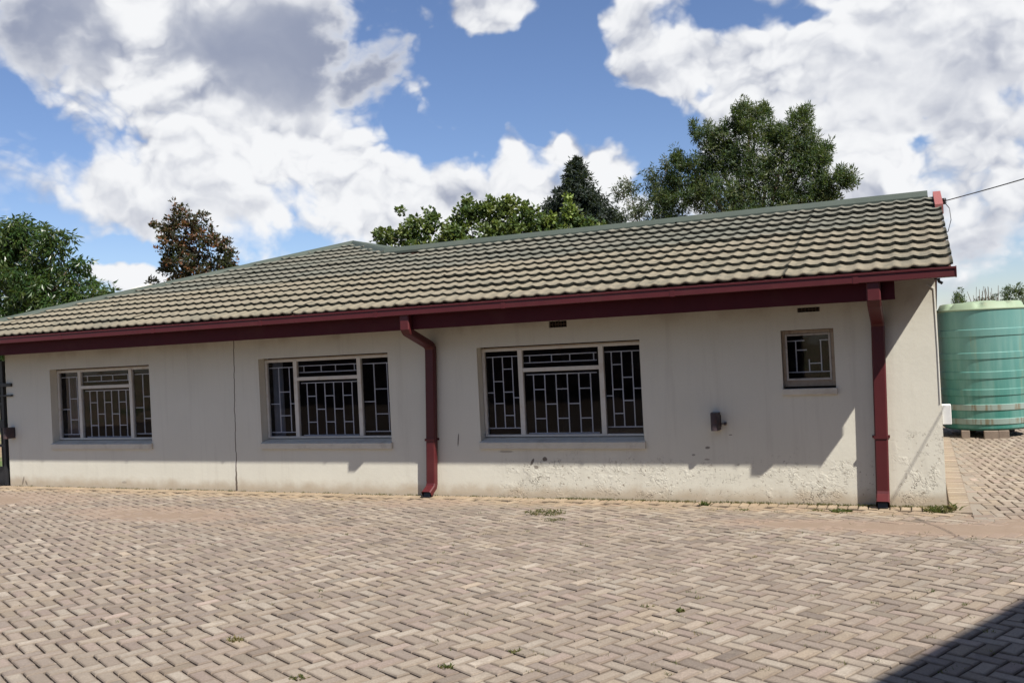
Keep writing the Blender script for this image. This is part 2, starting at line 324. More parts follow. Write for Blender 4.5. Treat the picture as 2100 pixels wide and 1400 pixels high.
def tank_material():
    m = newmat("sun_bleached_green_tank"); a = N(m); p = a.pos(); X, Y, Z = a.xyz(p)
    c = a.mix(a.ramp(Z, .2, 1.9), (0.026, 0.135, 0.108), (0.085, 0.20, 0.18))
    c = a.mix(a.math('MULTIPLY', a.ramp(a.noise(1.5, 5, .6, a.scale(p, (5, 5, .5))), .40, .75), .45), c, (0.16, 0.27, 0.235))
    c = a.mix(a.math('MULTIPLY', a.ramp(a.noise(1, 5, .65, a.scale(p, (5, 5, .5))), .56, .72), .4), c, (0.17, 0.18, 0.095))
    # two bleached bands low down, streaked with rust
    for z0, z1, s in ((.443, .537, .7), (.22, .311, .65)):
        b = a.math('MULTIPLY', a.ramp(Z, z0 - .008, z0 + .008), a.ramp(Z, z1 - .008, z1 + .008, 1, 0))
        pale = a.mix(a.ramp(a.noise(1, 4, .6, a.scale(p, (16, 16, 1.5))), .50, .66), (0.24, 0.26, 0.235), (0.17, 0.10, 0.055))
        c = a.mix(a.math('MULTIPLY', b, s), c, pale)
    a.out(a.bsdf(c, .5, a.bump(a.noise(7, 3), .1, .01), .4)); return m
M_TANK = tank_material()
M_LID = simple("pale_green_tank_lid", (0.22, 0.28, 0.185), .6, .15, 4, .35, dirt=(0.29, 0.25, 0.17))

def leaf_material(name, cols, dry=None, dryamt=.5, gloss=.4, trans=.35):
    m = newmat(name); a = N(m)
    r = a.n('ShaderNodeAttribute', attribute_name='leaf', attribute_type='GEOMETRY').outputs['Fac']
    c = a.mix(a.ramp(r, 0, 1), cols[0], cols[1])
    c = a.mix(a.ramp(a.noise(1.3, 3), .45, .68), c, cols[2])
    if dry: c = a.mix(a.math('MULTIPLY', a.ramp(a.math('ADD', r, a.math('MULTIPLY', a.noise(1.6, 3), 1.2)), 1.12, 1.4), dryamt), c, dry)
    b = a.bsdf(c, gloss, None, .45)
    tl = a.n('ShaderNodeBsdfTranslucent'); a.put(tl.inputs[0], a.mix(.5, c, (0.22, 0.30, 0.04)))
    ms = a.n('ShaderNodeMixShader'); ms.inputs[0].default_value = trans
    a.t.links.new(b, ms.inputs[1]); a.t.links.new(tl.outputs[0], ms.inputs[2]); a.out(ms.outputs[0]); return m
L_A = leaf_material("glossy_broad_leaf", ((0.0144, 0.0374, 0.0101), (0.0346, 0.0720, 0.0173), (0.0490, 0.0922, 0.0202)), (0.0922, 0.0806, 0.0230), .35, .35)
L_B = leaf_material("bronze_leaf", ((0.0210, 0.0240, 0.0135), (0.0510, 0.0330, 0.0180), (0.0300, 0.0360, 0.0180)), (0.1560, 0.0570, 0.0210), .8, .45, .22)
L_C = leaf_material("round_green_leaf", ((0.0323, 0.0612, 0.0161), (0.0646, 0.1088, 0.0255), (0.0867, 0.1232, 0.0289)), (0.1802, 0.1878, 0.0365), .5, .5)
L_D = leaf_material("dark_needle", ((0.0055, 0.0130, 0.0084), (0.0105, 0.0210, 0.0113), (0.0134, 0.0227, 0.0113)), None, 0, .6, .12)
L_E = leaf_material("grey_gum_leaf", ((0.0344, 0.0512, 0.0304), (0.0680, 0.0888, 0.0544), (0.0544, 0.0744, 0.0376)), (0.1296, 0.1160, 0.0608), .5, .5, .3)
L_F = leaf_material("feathery_leaf", ((0.0234, 0.0507, 0.0175), (0.0585, 0.0936, 0.0272), (0.0429, 0.0741, 0.0234)), (0.1326, 0.1170, 0.0467), .45, .5, .3)
L_Y = leaf_material("lime_leaf", ((0.13, 0.19, 0.03), (0.22, 0.28, 0.05), (0.18, 0.25, 0.04)), None, 0, .5)
L_W = leaf_material("weed_leaf", ((0.0456, 0.0660, 0.0160), (0.0912, 0.1080, 0.0256), (0.1216, 0.1140, 0.0384)), (0.2128, 0.1500, 0.0704), .6, .6)
M_BARK = simple("grey_brown_bark", (0.13, 0.10, 0.075), .9, .3, 8, .1, bump=.5)

# ------------------------------------------------------------------ object helpers
def props(o, label=None, cat=None, group=None, kind=None):
    if label: o['label'] = label
    if cat: o['category'] = cat
    if group: o['group'] = group
    if kind: o['kind'] = kind
    return o
def root(name, loc, label, cat, group=None):
    o = bpy.data.objects.new(name, None); COL.objects.link(o); o.location = loc; o.empty_display_size = .2
    return props(o, label, cat, group)
def base_of(o):
    v = Vector((0, 0, 0))
    while o is not None: v += Vector(o.location); o = o.parent
    return v
def mesh_obj(name, verts, faces, mat, parent=None, smooth=False, loc=None, attrs=None):
    """verts are world coordinates; the object keeps its own origin (loc or its parent's)"""
    me = bpy.data.meshes.new(name)
    pb = base_of(parent) if parent is not None else Vector((0, 0, 0))
    o_w = Vector(loc) if loc is not None else (pb if parent is not None else Vector((0, 0, 0)))
    me.from_pydata([tuple(Vector(v) - o_w) for v in verts], [], faces); me.update()
    if smooth: me.polygons.foreach_set('use_smooth', [True] * len(me.polygons))
    me.materials.append(mat)
    if attrs:
        for k, (dom, typ, data) in attrs.items():
            at = me.attributes.new(k, typ, dom)
            at.data.foreach_set('color' if 'COLOR' in typ else 'value', data)
    o = bpy.data.objects.new(name, me); COL.objects.link(o)
    if parent is not None: o.parent = parent
    o.location = o_w - pb
    return o
class G:
    def __init__(s): s.v = []; s.f = []
    def add(s, vs, fs):
        b = len(s.v); s.v += [tuple(v) for v in vs]; s.f += [tuple(i + b for i in f) for f in fs]; return s
    def box(s, x0, x1, y0, y1, z0, z1, bev=0.0):
        if bev <= 0:
            return s.add([(x0,y0,z0),(x1,y0,z0),(x1,y1,z0),(x0,y1,z0),(x0,y0,z1),(x1,y0,z1),(x1,y1,z1),(x0,y1,z1)],
                  [(0,3,2,1),(4,5,6,7),(0,1,5,4),(1,2,6,5),(2,3,7,6),(3,0,4,7)])
        bm = bmesh.new(); bmesh.ops.create_cube(bm, size=1)
        for v in bm.verts: v.co = Vector(((x0+x1)/2 + v.co.x*(x1-x0), (y0+y1)/2 + v.co.y*(y1-y0), (z0+z1)/2 + v.co.z*(z1-z0)))
        bmesh.ops.bevel(bm, geom=bm.edges[:], offset=bev, segments=2, affect='EDGES', profile=.6)
        bm.verts.index_update(); s.add([v.co[:] for v in bm.verts], [tuple(v.index for v in f.verts) for f in bm.faces]); bm.free(); return s
    def tube(s, pts, r, n=8, caps=True):
        pts = [Vector(p) for p in pts]; rs = r if isinstance(r, (list, tuple)) else [r] * len(pts)
        b = len(s.v)
        for i, p in enumerate(pts):
            t = (pts[min(i+1, len(pts)-1)] - pts[max(i-1, 0)]).normalized()
            a = t.cross(Vector((0, 0, 1)));
            if a.length < .05: a = t.cross(Vector((1, 0, 0)))
            a.normalize(); c = t.cross(a)
            for k in range(n):
                th = 2 * math.pi * k / n; s.v.append(tuple(p + rs[i] * (math.cos(th) * a + math.sin(th) * c)))
        for i in range(len(pts) - 1):
            for k in range(n):
                q = b + i * n; k2 = (k + 1) % n; s.f.append((q + k, q + k2, q + n + k2, q + n + k))
        if caps: s.f.append(tuple(b + k for k in range(n))[::-1]); s.f.append(tuple(b + (len(pts)-1) * n + k for k in range(n)))
        return s
    def extr_x(s, prof, x0, x1, caps=True):
        """closed profile of (y, z) swept along x"""
        n = len(prof); vs = [(x0, y, z) for y, z in prof] + [(x1, y, z) for y, z in prof]
        fs = [(i, (i+1) % n, n + (i+1) % n, n + i) for i in range(n)]
        if caps: fs += [tuple(range(n))[::-1], tuple(range(n, 2*n))]
        return s.add(vs, fs)
    def lathe(s, prof, cx, cy, n=64):
        b = len(s.v)
        for r, z in prof:
            for k in range(n):
                th = 2 * math.pi * k / n; s.v.append((cx + r * math.cos(th), cy + r * math.sin(th), z))
        for i in range(len(prof) - 1):
            for k in range(n):
                k2 = (k + 1) % n; s.f.append((b+i*n+k, b+i*n+k2, b+(i+1)*n+k2, b+(i+1)*n+k))
        return s
    def obj(s, name, mat, parent=None, **k): return mesh_obj(name, s.v, s.f, mat, parent, **k)

# ------------------------------------------------------------------ ground
YW = 10.05                      # face of the wall
def plane_pt(z=0): return z
g = G(); g.add([(-400,-300,-.06),(400,-300,-.06),(400,600,-.06),(-400,600,-.06)], [(0,1,2,3)])
props(g.obj("ground", M_GROUND), kind='structure')

paving = root("paving", (-4, 7, 0), None, None); props(paving, kind='structure')
g = G()
for (x0,x1,y0,y1) in ((-24,3.2,-9,YW+.05),(.18,14,YW+.05,30),(3.2,14,-9,YW+.05)):
    g.add([(x0,y0,-.013),(x1,y0,-.013),(x1,y1,-.013),(x0,y1,-.013)], [(0,1,2,3)])
g.obj("bedding_sand", M_SOIL, paving)

PAL = [(0.278,0.230,0.182),(0.262,0.212,0.172),(0.300,0.250,0.198),(0.250,0.204,0.166),(0.276,0.224,0.170),(0.222,0.182,0.152),(0.320,0.275,0.224),(0.266,0.210,0.176),(0.284,0.238,0.192)]
def tone(rnd, warm=0.0):
    c = PAL[rnd.randrange(len(PAL))]; k = rnd.gauss(1.0, .075)
    if rnd.random() < .02: k *= 1.28
    if rnd.random() < .05: k *= .76
    c = [min(.6, v * k) for v in c]
    if warm: c = [c[0] * (1 + .12 * warm), c[1] * (1 - .0 * warm), c[2] * (1 - .12 * warm)]
    return tuple(c)
rnd = random.Random(3)
W, H_ = .1, .2
def brick_verts(L, B):
    j, b = .0050, .0055
    x0, x1, y0, y1 = j - L/2, L/2 - j, j - B/2, B/2 - j
    c = .021
    mid = [(x0+c,y0+c,.0008),(x1-c,y0+c,.0008),(x1-c,y1-c,.0008),(x0+c,y1-c,.0008)]
    top = [(x0+b,y0+b,0),(x1-b,y0+b,0),(x1-b,y1-b,0),(x0+b,y1-b,0)]
    rim = [(x0,y0,-.006),(x1,y0,-.006),(x1,y1,-.006),(x0,y1,-.006)]
    bot = [(x,y,-.028) for x,y,_ in rim]
    fs = [(0,1,2,3)]
    for k in range(3): fs += [(4*k+4+i, 4*k+4+(i+1)%4, 4*k+(i+1)%4, 4*k+i) for i in range(4)]
    return mid + top + rim + bot, fs
EDGE = [0.0]*4 + [.8]*4 + [1.0]*8
BV, BF = brick_verts(.2, .1)
bricks = []   # (cx, cy, angle, tilt, dz, tone)
def herring(ang, ox, oy, inside, warm=0.0):
    ca, sa = math.cos(ang), math.sin(ang); n = 190
    for i in range(-n, n):
        for j in range(-n, n):
            s = (i + j) % 4
            if s == 0: u, v, da = (i + 1) * .1, (j + .5) * .1, 0
            elif s == 2: u, v, da = (i + .5) * .1, (j + 1) * .1, math.pi / 2
            else: continue
            x = ox + u * ca - v * sa; y = oy + u * sa + v * ca
            if inside(x, y): bricks.append([x, y, ang + da])
def vis(x, y):      # only where the yard can be seen, with a wide margin
    d = x * M[0][2] + y * M[1][2]
    if d < 2.2: return False
    px = (x * M[0][0] + y * M[1][0]) / d
    return -1.05 < px < 1.0
def half(x, y): return y < 9.79 and not (x > .36 and y > 9.40)
herring(R_(64.5), -.03, .045, lambda x, y: vis(x, y) and half(x, y) and x > -19)
herring(R_(8), .5, 9.5, lambda x, y: x > .455 and y > 9.50 and x < 4.5 and y < 24 and vis(x, y))
g = G(); g.box(.395, .60, 9.4, 24, -.02, -.0045); g.obj("joint_mortar", M_CONC, paving)
x = -13.6
while x < .3:       # header course along the wall, strip beside the side wall
    bricks.append([x, 9.935, math.pi/2]); x += .1
y = 9.85
while y < 20:
    bricks.append([.30, y, 0.0]); y += .1
for i in range(0, 45): bricks.append([.45 + i * .2, 9.45, 0.0])
out_b = []
for b in bricks:
    cx, cy, a_ = b
    h = .007 * noise.noise(Vector((cx * .7, cy * .7, 0))) + rnd.gauss(0, .0016) + .001
    tx, ty = rnd.gauss(0, .012), rnd.gauss(0, .012)
    da = rnd.gauss(0, .014)
    warm = .8 if cy > 9.6 and cx < .22 else .0
    d = cx * M[0][2] + cy * M[1][2]; lat = (cx * M[0][0] + cy * M[1][0]) / d
    dep = 1.8 / d
    inview = abs(lat) < .57 and dep < .40
    out_b.append((1 / (d * d * d) if inview else 0, cx, cy, a_ + da, tx, ty, h, tone(rnd, warm)))
out_b.sort(key=lambda t: -t[0])
bme = bpy.data.meshes.new("brick"); bme.from_pydata(BV, [], BF); bme.update(); bme.materials.append(M_BRICK); bme.attributes.new('edge', 'FLOAT', 'POINT').data.foreach_set('value', EDGE)
pb = base_of(paving)
for k, (_, cx, cy, a_, tx, ty, h, tn) in enumerate(out_b[:300]):
    o = bpy.data.objects.new("brick", bme); COL.objects.link(o); o.parent = paving
    o.location = (cx - pb.x, cy - pb.y, h - pb.z); o.rotation_euler = (tx, ty, a_); o.color = tn + (1,)
fv, ff, ft = [], [], []
for (_, cx, cy, a_, tx, ty, h, tn) in out_b[300:]:
    ca, sa = math.cos(a_), math.sin(a_); b = len(fv)
    for (u, v, w) in BV:
        fv.append((cx + u * ca - v * sa, cy + u * sa + v * ca, h + w + u * ty + v * tx))
    for f in BF: ff.append(tuple(i + b for i in f))
    ft += list(tn) * 0 + [c for _i in range(16) for c in (tn[0], tn[1], tn[2], 1.0)]
o = mesh_obj("paver_field", fv, ff, M_FIELD, paving, attrs={'tone': ('POINT', 'FLOAT_COLOR', ft), 'edge': ('POINT', 'FLOAT', EDGE * (len(fv) // 16))})
props(o, kind='stuff')

# low drifts of red soil washed over the bricks
def drift(name, cx, cy, rx, ry, h, seed, label):
    g = G(); nx, ny = 70, 36; mat = M_DRIFT
    for j in range(ny + 1):
        for i in range(nx + 1):
            u = i / nx * 2 - 1; v = j / ny * 2 - 1
            x = cx + u * rx * 1.25; y = cy + v * ry * 1.25
            q = math.sqrt(u*u + v*v) + .55 * noise.noise(Vector((x * 1.3 + seed, y * 2.2, seed))) + .2 * noise.noise(Vector((x * 6, y * 6, seed)))
            z = -.009 + (h + .009) * max(0, 1 - max(0, q) ** 2)
            g.v.append((x, y, z))
    for j in range(ny):
        for i in range(nx):
            a = j * (nx + 1) + i; g.f.append((a, a + 1, a + nx + 2, a + nx + 1))
    o = g.obj(name, mat, None, smooth=True); props(o, label, 'soil drift', None, 'stuff'); return o
M_DRIFT = newmat("red_soil_drift"); _a = N(M_DRIFT)
_a.out(_a.bsdf(_a.mix(_a.noise(7, 6, .65), (0.185, 0.135, 0.10), (0.235, 0.182, 0.138)), .95, _a.bump(_a.noise(90, 4), .5, .005), .1))
drift("soil_drift", -.05, 8.98, 1.8, .20, .006, 1.0, "long drift of reddish soil over the pavers before the right downpipe")
drift("soil_drift", -8.5, 8.25, 1.1, .38, .002, 4.0, "patch of reddish soil on the pavers in front of the leftmost window")
drift("soil_drift", -12.5, 8.95, 1.5, .36, .002, 8.0, "patch of reddish soil on the pavers beside the black gate")
drift("soil_drift", 1.55, 9.25, 1.1, .40, .003, 12.0, "patch of reddish soil on the pavers at the right edge of the yard")

# ------------------------------------------------------------------ house
house = root("house", (-6.6, YW + 2, 0), "long low cream house with red gutters and weathered tile roof behind the brick yard", "house")
XL, XR = -13.50, .18
ZT = 2.50
WIN = [(-12.49, -10.40, .675, 1.835), (-8.37, -6.27, .675, 1.835), (-4.985, -2.905, .675, 1.835), (-1.345, -.808, 1.215, 1.85)]
VENT = [(-4.005, -3.78, 2.028, 2.105), (-1.16, -.932, 2.034, 2.082)]
def wall_with_holes():
    xs = sorted({XL, XR} | {w[0] for w in WIN + VENT} | {w[1] for w in WIN + VENT})
    zs = sorted({-.05, ZT} | {w[2] for w in WIN + VENT} | {w[3] for w in WIN + VENT})
    g = G(); T = .21
    def hole(xm, zm): return any(w[0] < xm < w[1] and w[2] < zm < w[3] for w in WIN + VENT)
    for i in range(len(xs) - 1):
        for j in range(len(zs) - 1):
            if hole((xs[i] + xs[i+1]) / 2, (zs[j] + zs[j+1]) / 2): continue
            a = [(xs[i], zs[j]), (xs[i+1], zs[j]), (xs[i+1], zs[j+1]), (xs[i], zs[j+1])]
            g.add([(x, YW, z) for x, z in a], [(0,1,2,3)])
            g.add([(x, YW + T, z) for x, z in a], [(3,2,1,0)])
    for w in WIN + VENT:
        x0, x1, z0, z1 = w
        g.add([(x0,YW,z0),(x0,YW+T,z0),(x0,YW+T,z1),(x0,YW,z1)], [(3,2,1,0)])
        g.add([(x1,YW,z0),(x1,YW+T,z0),(x1,YW+T,z1),(x1,YW,z1)], [(0,1,2,3)])
        g.add([(x0,YW,z0),(x1,YW,z0),(x1,YW+T,z0),(x0,YW+T,z0)], [(0,1,2,3)])
        g.add([(x0,YW,z1),(x1,YW,z1),(x1,YW+T,z1),(x0,YW+T,z1)], [(3,2,1,0)])
    return g
TP = math.tan(R_(17.24))
def rz(y): return 2.37 + (y - 9.35) * TP        # tile plane over the front slope
g = wall_with_holes()
YB = 16.6
# ends of the front wall and the other three walls, gable up to the rafters
for x0, x1 in ((XL, XL + .21), (XR - .21, XR)):
    ztop = lambda y: min(rz(y), rz(13.0) - (y - 13.0) * TP) - .12
    ys = [YW + .21, 13.0, YB]
    prof = [(YW + .21, -.05), (YB, -.05)] + [(y, max(ztop(y), 2.2)) for y in ys[::-1]]
    g.extr_x(prof, x0, x1)
g.add([(XL,YW,-.05),(XL,YW+.21,-.05),(XL,YW+.21,ZT),(XL,YW,ZT)], [(3,2,1,0)])
g.add([(XR,YW,-.05),(XR,YW+.21,-.05),(XR,YW+.21,ZT),(XR,YW,ZT)], [(0,1,2,3)])
g.box(XL, XR, YB - .2, YB, -.05, 2.35)
g.obj("wall", M_WALL, house)
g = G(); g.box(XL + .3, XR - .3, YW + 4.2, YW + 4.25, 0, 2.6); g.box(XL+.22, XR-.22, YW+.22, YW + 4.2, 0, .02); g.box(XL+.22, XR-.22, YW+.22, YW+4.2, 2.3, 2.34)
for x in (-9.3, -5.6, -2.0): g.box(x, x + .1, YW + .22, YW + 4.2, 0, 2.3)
g.box(XR-.235, XR-.215, YW+.22, YW+4.2, .02, 2.3); g.box(XL+.215, XL+.235, YW+.22, YW+4.2, .02, 2.3)  # dark linings added over the pale end walls to paint the rooms in shade
g.obj("partition_and_dark_lining", M_DARK, house)

# windows -----------------------------------------------------------
YF = YW + .125
def bar(g, x0, z0, x1, z1, y, r=.0055):
    if abs(x1 - x0) < 1e-4: g.box(x0 - r, x0 + r, y - r, y + r, z0, z1)
    else: g.box(x0, x1, y - r * .8, y + r * .8, z0 - r, z0 + r)
def grille(win, x0, x1, z0, z1, verts, hors, rails, y):
    g = G()
    for z in rails: bar(g, x0, z, x1, z, y)
    for xv in verts: bar(g, xv, rails[0], xv, rails[-1], y)
    for (a, b, z) in hors: bar(g, a, z, b, z, y + .001)
    g.obj("burglar_bars", M_BAR, win)
def big_window(i, style, label):
    x0, x1, z0, z1 = WIN[i]; w = x1 - x0
    g = G(); yf0, yf1 = YF, YF + .045
    fz0, fz1 = .722, 1.812; fx0, fx1 = x0 + .006, x1 - .006
    m1, m2 = x0 + .525, x0 + 1.565
    if style == 'a': m1, m2 = x0 + .50, x0 + 1.575
    t = .036
    g.box(fx0, fx0 + t, yf0, yf1, fz0, fz1, .003); g.box(fx1 - t, fx1, yf0, yf1, fz0, fz1, .003)
    g.box(fx0 + t, fx1 - t, yf0 + .002, yf1 - .002, fz1 - t, fz1, .003); g.box(fx0 + t, fx1 - t, yf0 + .002, yf1 - .002, fz0, fz0 + .026, .003)
    for m_ in (m1, m2): g.box(m_ - .030, m_ + .030, yf0 - .006, yf1, fz0 + .02, fz1 - .02, .004)
    zt = 1.535; g.box(m1 + .03, m2 - .03, yf0 - .003, yf1 - .003, zt - .024, zt + .024, .004)
    win = g.obj("window", M_FRAME, house, loc=((x0+x1)/2, YF, fz0)); props(win, label)
    # top rust line, sill
    g = G(); g.box(fx0 + .01, fx1 - .01, yf0 - .012, yf0 + .01, fz1 + .001, fz1 + .012); g.obj("head_strip", M_RUST, win)
    g = G(); g.add([(x0-.01,YW-.032,.592),(x1+.012,YW-.032,.592),(x1+.012,YW+.13,.60),(x0-.01,YW+.13,.60),
                    (x0-.01,YW-.032,.666),(x1+.012,YW-.032,.666),(x1+.012,YW,.680),(x0-.01,YW,.680)],
                   [(0,3,2,1),(0,1,5,4),(4,5,6,7),(1,2,6,5),(0,4,7,3)])
    g.add([(x0+.002,YW,.680),(x1-.002,YW,.680),(x1-.002,YW+.19,.722),(x0+.002,YW+.19,.722)], [(0,1,2,3)])
    g.obj("sill", M_SILL, win)
    yp = YF + .022
    panes = [(fx0 + t, m1 - .03, fz0 + .026, fz1 - t), (m1 + .03, m2 - .03, zt + .024, fz1 - t), (m1 + .03, m2 - .03, fz0 + .026, zt - .024), (m2 + .03, fx1 - t, fz0 + .026, fz1 - t)]
    for p in panes:
        g = G(); g.box(p[0] - .003, p[1] + .003, yp, yp + .004, p[2] - .003, p[3] + .003); g.obj("pane", M_GLASS, win)
    yb = YF + .062; zb, zt2 = .80, 1.705
    (a0, a1, _, _), (c0, c1, _, _), _, (r0, r1, _, _) = panes
    # top light: two rails and four short uprights
    g = G()
    for z in (1.62, 1.708): bar(g, c0 - .01, z, c1 - .04, z, yb)
    for k in (.075, .37, .61, .92): bar(g, c0 + (c1 - c0) * k, 1.62, c0 + (c1 - c0) * k, 1.708, yb)
    g.obj("burglar_bars", M_BAR, win)
    # middle: six uprights with staggered ties
    s = (c1 - c0); xs = [c0 + s * (.115 + .15 * k) for k in range(6)]
    hors = []
    for k in range(5):
        for z in ((1.29, .935) if k % 2 == 0 else (1.11,)): hors.append((xs[k], xs[k+1], z))
    grille(win, c0 + .02, c1 - .05, 0, 0, xs, hors, (.757, 1.473), yb)
    if style == 'c':
        L = [a0 + (a1-a0) * k for k in (.19, .48, .77)]
        grille(win, a0, a1, 0, 0, L, [(a0, L[0], 1.265), (L[0], L[1], 1.403), (L[0], L[1], 1.13), (L[1], L[2], 1.554), (L[1], L[2], 1.27), (L[1], L[2], .98), (L[2], a1, 1.197)], (.824, 1.709), yb)
        Rr = [r0 + (r1-r0) * k for k in (.18, .46, .75)]
        grille(win, r0, r1, 0, 0, Rr, [(r0, Rr[0], 1.19), (Rr[0], Rr[1], 1.556), (Rr[0], Rr[1], 1.265), (Rr[0], Rr[1], .981), (Rr[1], Rr[2], 1.403), (Rr[1], Rr[2], 1.131), (Rr[2], r1, 1.271)], (.824, 1.709), yb)
    else:
        ks = (.34, .74) if style == 'b' else (.38, .78)
        L = [a0 + (a1-a0) * k for k in ks]
        grille(win, a0, a1, 0, 0, L, [(a0, L[0], 1.195), (L[1], a1, 1.195), (L[0], L[1], 1.36), (L[0], L[1], 1.03)], (.80, 1.70), yb)
        Rr = [r0 + (r1-r0) * k for k in (.36, .80)]
        grille(win, r0, r1, 0, 0, Rr, [(r0, Rr[0], 1.195), (Rr[1], r1, 1.195), (Rr[0], Rr[1], 1.36), (Rr[0], Rr[1], 1.03)], (.80, 1.70), yb)
    # drawn-back curtain on the left; the leftmost one stands in for a reflection
    if style != 'c':
        g = G(); n = 24; cw = .17 if style == 'b' else .26; yc = YW + .27
        for k in range(n + 1):
            xx = a0 - .02 + cw * k / n; yy = yc + .018 * math.sin(k * 1.9)
            g.v += [(xx, yy, .66), (xx, yy, 1.83)]
        g.f += [(2*k, 2*k+2, 2*k+3, 2*k+1) for k in range(n)]
        g.obj("curtain", M_CURT if style == 'b' else M_REFL_CURT, win, smooth=True)
    return win
M_REFL_CURT = simple("brown_reflection_curtain", (0.12, 0.10, 0.092), .9, .12, 3, .1)  # brownish reflection in the left pane, made as a curtain
big_window(0, 'a', "leftmost large three-light window with burglar bars")
big_window(1, 'b', "middle large three-light window with a grey curtain at its left")
big_window(2, 'c', "right large three-light window nearest the small window")
# small window
x0, x1, z0, z1 = WIN[3]
g = G(); t = .038; ys = YW + .05
g.box(x0+.004, x0+t, ys, ys+.05, z0+.03, z1-.004, .004); g.box(x1-t, x1-.004, ys, ys+.05, z0+.03, z1-.004, .004)
g.box(x0+t, x1-t, ys+.002, ys+.048, z1-.045, z1-.004, .004); g.box(x0+t, x1-t, ys+.002, ys+.048, z0+.03, z0+.095, .004)
sw = g.obj("window", M_RUST, house, loc=((x0+x1)/2, ys, z0)); props(sw, "small rust-stained window near the right downpipe")
g = G(); g.box(x0+t, x0+t+.020, ys-.008, ys+.004, z0+.095, z1-.045, .003); g.box(x1-t-.020, x1-t, ys-.008, ys+.004, z0+.095, z1-.045, .003)
g.box(x0+t+.020, x1-t-.020, ys-.008, ys+.004, z1-.062, z1-.045, .003); g.box(x0+t+.020, x1-t-.020, ys-.008, ys+.004, z0+.095, z0+.118, .003)
g.obj("sash", simple("grey_sash_paint", (0.38, 0.35, 0.31), .6, .2, 20, .3, dirt=(0.2, 0.14, 0.1)), sw)
g = G(); g.box(x0+t, x1-t, ys+.02, ys+.024, z0+.09, z1-.04); g.obj("pane", M_GLASS, sw)
g = G(); g.box(x0-.012, x1+.012, YW-.03, YW+.05, 1.160, 1.226, .006); g.obj("sill", M_SILL, sw)
yb = YW + .15; g = G()
bar(g, -1.30, 1.733, -1.12, 1.733, yb); bar(g, -.965, 1.731, -.87, 1.731, yb); bar(g, -1.31, 1.395, -.87, 1.395, yb)
bar(g, -1.211, 1.395, -1.211, 1.733, yb); bar(g, -.955, 1.395, -.955, 1.731, yb); bar(g, -1.08, 1.395, -1.08, 1.53, yb)
bar(g, -1.211, 1.632, -1.10, 1.632, yb); bar(g, -1.08, 1.486, -.955, 1.486, yb)
g.obj("burglar_bars", M_BAR, sw)
# air bricks
for (a0, a1, b0, b1) in VENT:
    g = G(); g.box(a0 + .002, a1 - .002, YW + .07, YW + .12, b0 + .001, b1 - .001)
    v = g.obj("air_brick", M_VENT, house, loc=((a0+a1)/2, YW, b0))
    g = G(); n = 6
    for k in range(n + 1):
        xx = a0 + .006 + (a1 - a0 - .018) * k / n; g.box(xx, xx + .007, YW + .012, YW + .07, b0 + .002, b1 - .002)
    zc = (b0 + b1) / 2; g.box(a0 + .002, a1 - .002, YW + .016, YW + .066, zc - .004, zc + .004)
    g.obj("vent_grid", M_VENTBAR, v)

# roof ---------------------------------------------------------------
VX = .33                      # right verge
P_APEX = (-9.50, 14.22); P_JOIN = (-8.05, 13.0); HIPL = (-14.95, 9.35)
YR = 13.0
dz = -.07
def pz(y, off=0): return rz(y) + off
g = G()
front = [(VX - .02, 9.40), (VX - .02, YR), P_JOIN, P_APEX, (HIPL[0] + .05, 9.40)]
top = [(x, y, pz(y, -.022)) for x, y in front]; bot = [(x, y, pz(y, dz)) for x, y in front]; n = len(front)
g.add(top + bot, [tuple(range(n)), tuple(range(n, 2*n))[::-1]] + [(n+i, n+(i+1) % n, (i+1) % n, i) for i in range(n)])
# back slope, and the wing that runs back under the higher ridge
zr = pz(YR, -.022); za = pz(P_APEX[1], -.022)
g.add([(VX-.02,YR,zr),(VX-.02,17.2,zr-4.2*TP),(-8.05,17.2,zr-4.2*TP),(-8.05,YR,zr)], [(0,1,2,3)])
g.add([(P_APEX[0],P_APEX[1],za),(P_APEX[0],20,za),(-4.6,20,za-4.9*TP),(-4.6,17.2,za-4.9*TP),P_JOIN+(zr,)], [(0,4,3,2,1)])
g.add([(P_APEX[0],P_APEX[1],za),(P_APEX[0],20,za),(HIPL[0],20,2.37),(HIPL[0],9.40,2.37)], [(0,1,2,3)])
roof = g.obj("roof", M_TIMBER, house, loc=(-6.6, 9.4, 2.3))

A = .0074; WL = .168; GAUGE = .345; SN, CS = math.sin(R_(17.24)), math.cos(R_(17.24))
SW = WL * 9
NS = 7
def sheet_grid(u0, u1):
    """local coords u along the eave (from the verge leftwards negative x), v up the slope, w off the roof"""
    vs, fs, nose = [], [], []
    k0 = int(round(u0 / WL * NS)); k1 = int(round(u1 / WL * NS)); m = k1 - k0 + 1
    cols = []
    for k in range(k0, k1 + 1):
        u = k * WL / NS; ph = 2 * math.pi * u / WL
        wv = A * math.cos(ph) + .003 * math.cos(2 * ph)
        sag = .012 * math.cos(ph)
        cols.append([(-u, .012 + sag * .6, wv + .010), (-u, sag * .6, wv + .008), (-u, 0 + sag*.6, wv + .039), (-u, .02, wv + .041), (-u, GAUGE * .5, wv + .024), (-u, GAUGE + .03, wv + .001)])
    for c in cols: vs += c
    nr_ = 6
    for i in range(m - 1):
        for j in range(nr_ - 1):
            a = i * nr_ + j; fs.append((a, a + nr_, a + nr_ + 1, a + 1)); nose.append(1.0 if j < 2 else 0.0)
    return vs, fs, nose
def to_world(u, v, w, row):
    s = row * GAUGE + v
    return Vector((u + VX, 9.35 + s * CS - w * SN, 2.37 + s * SN + w * CS))
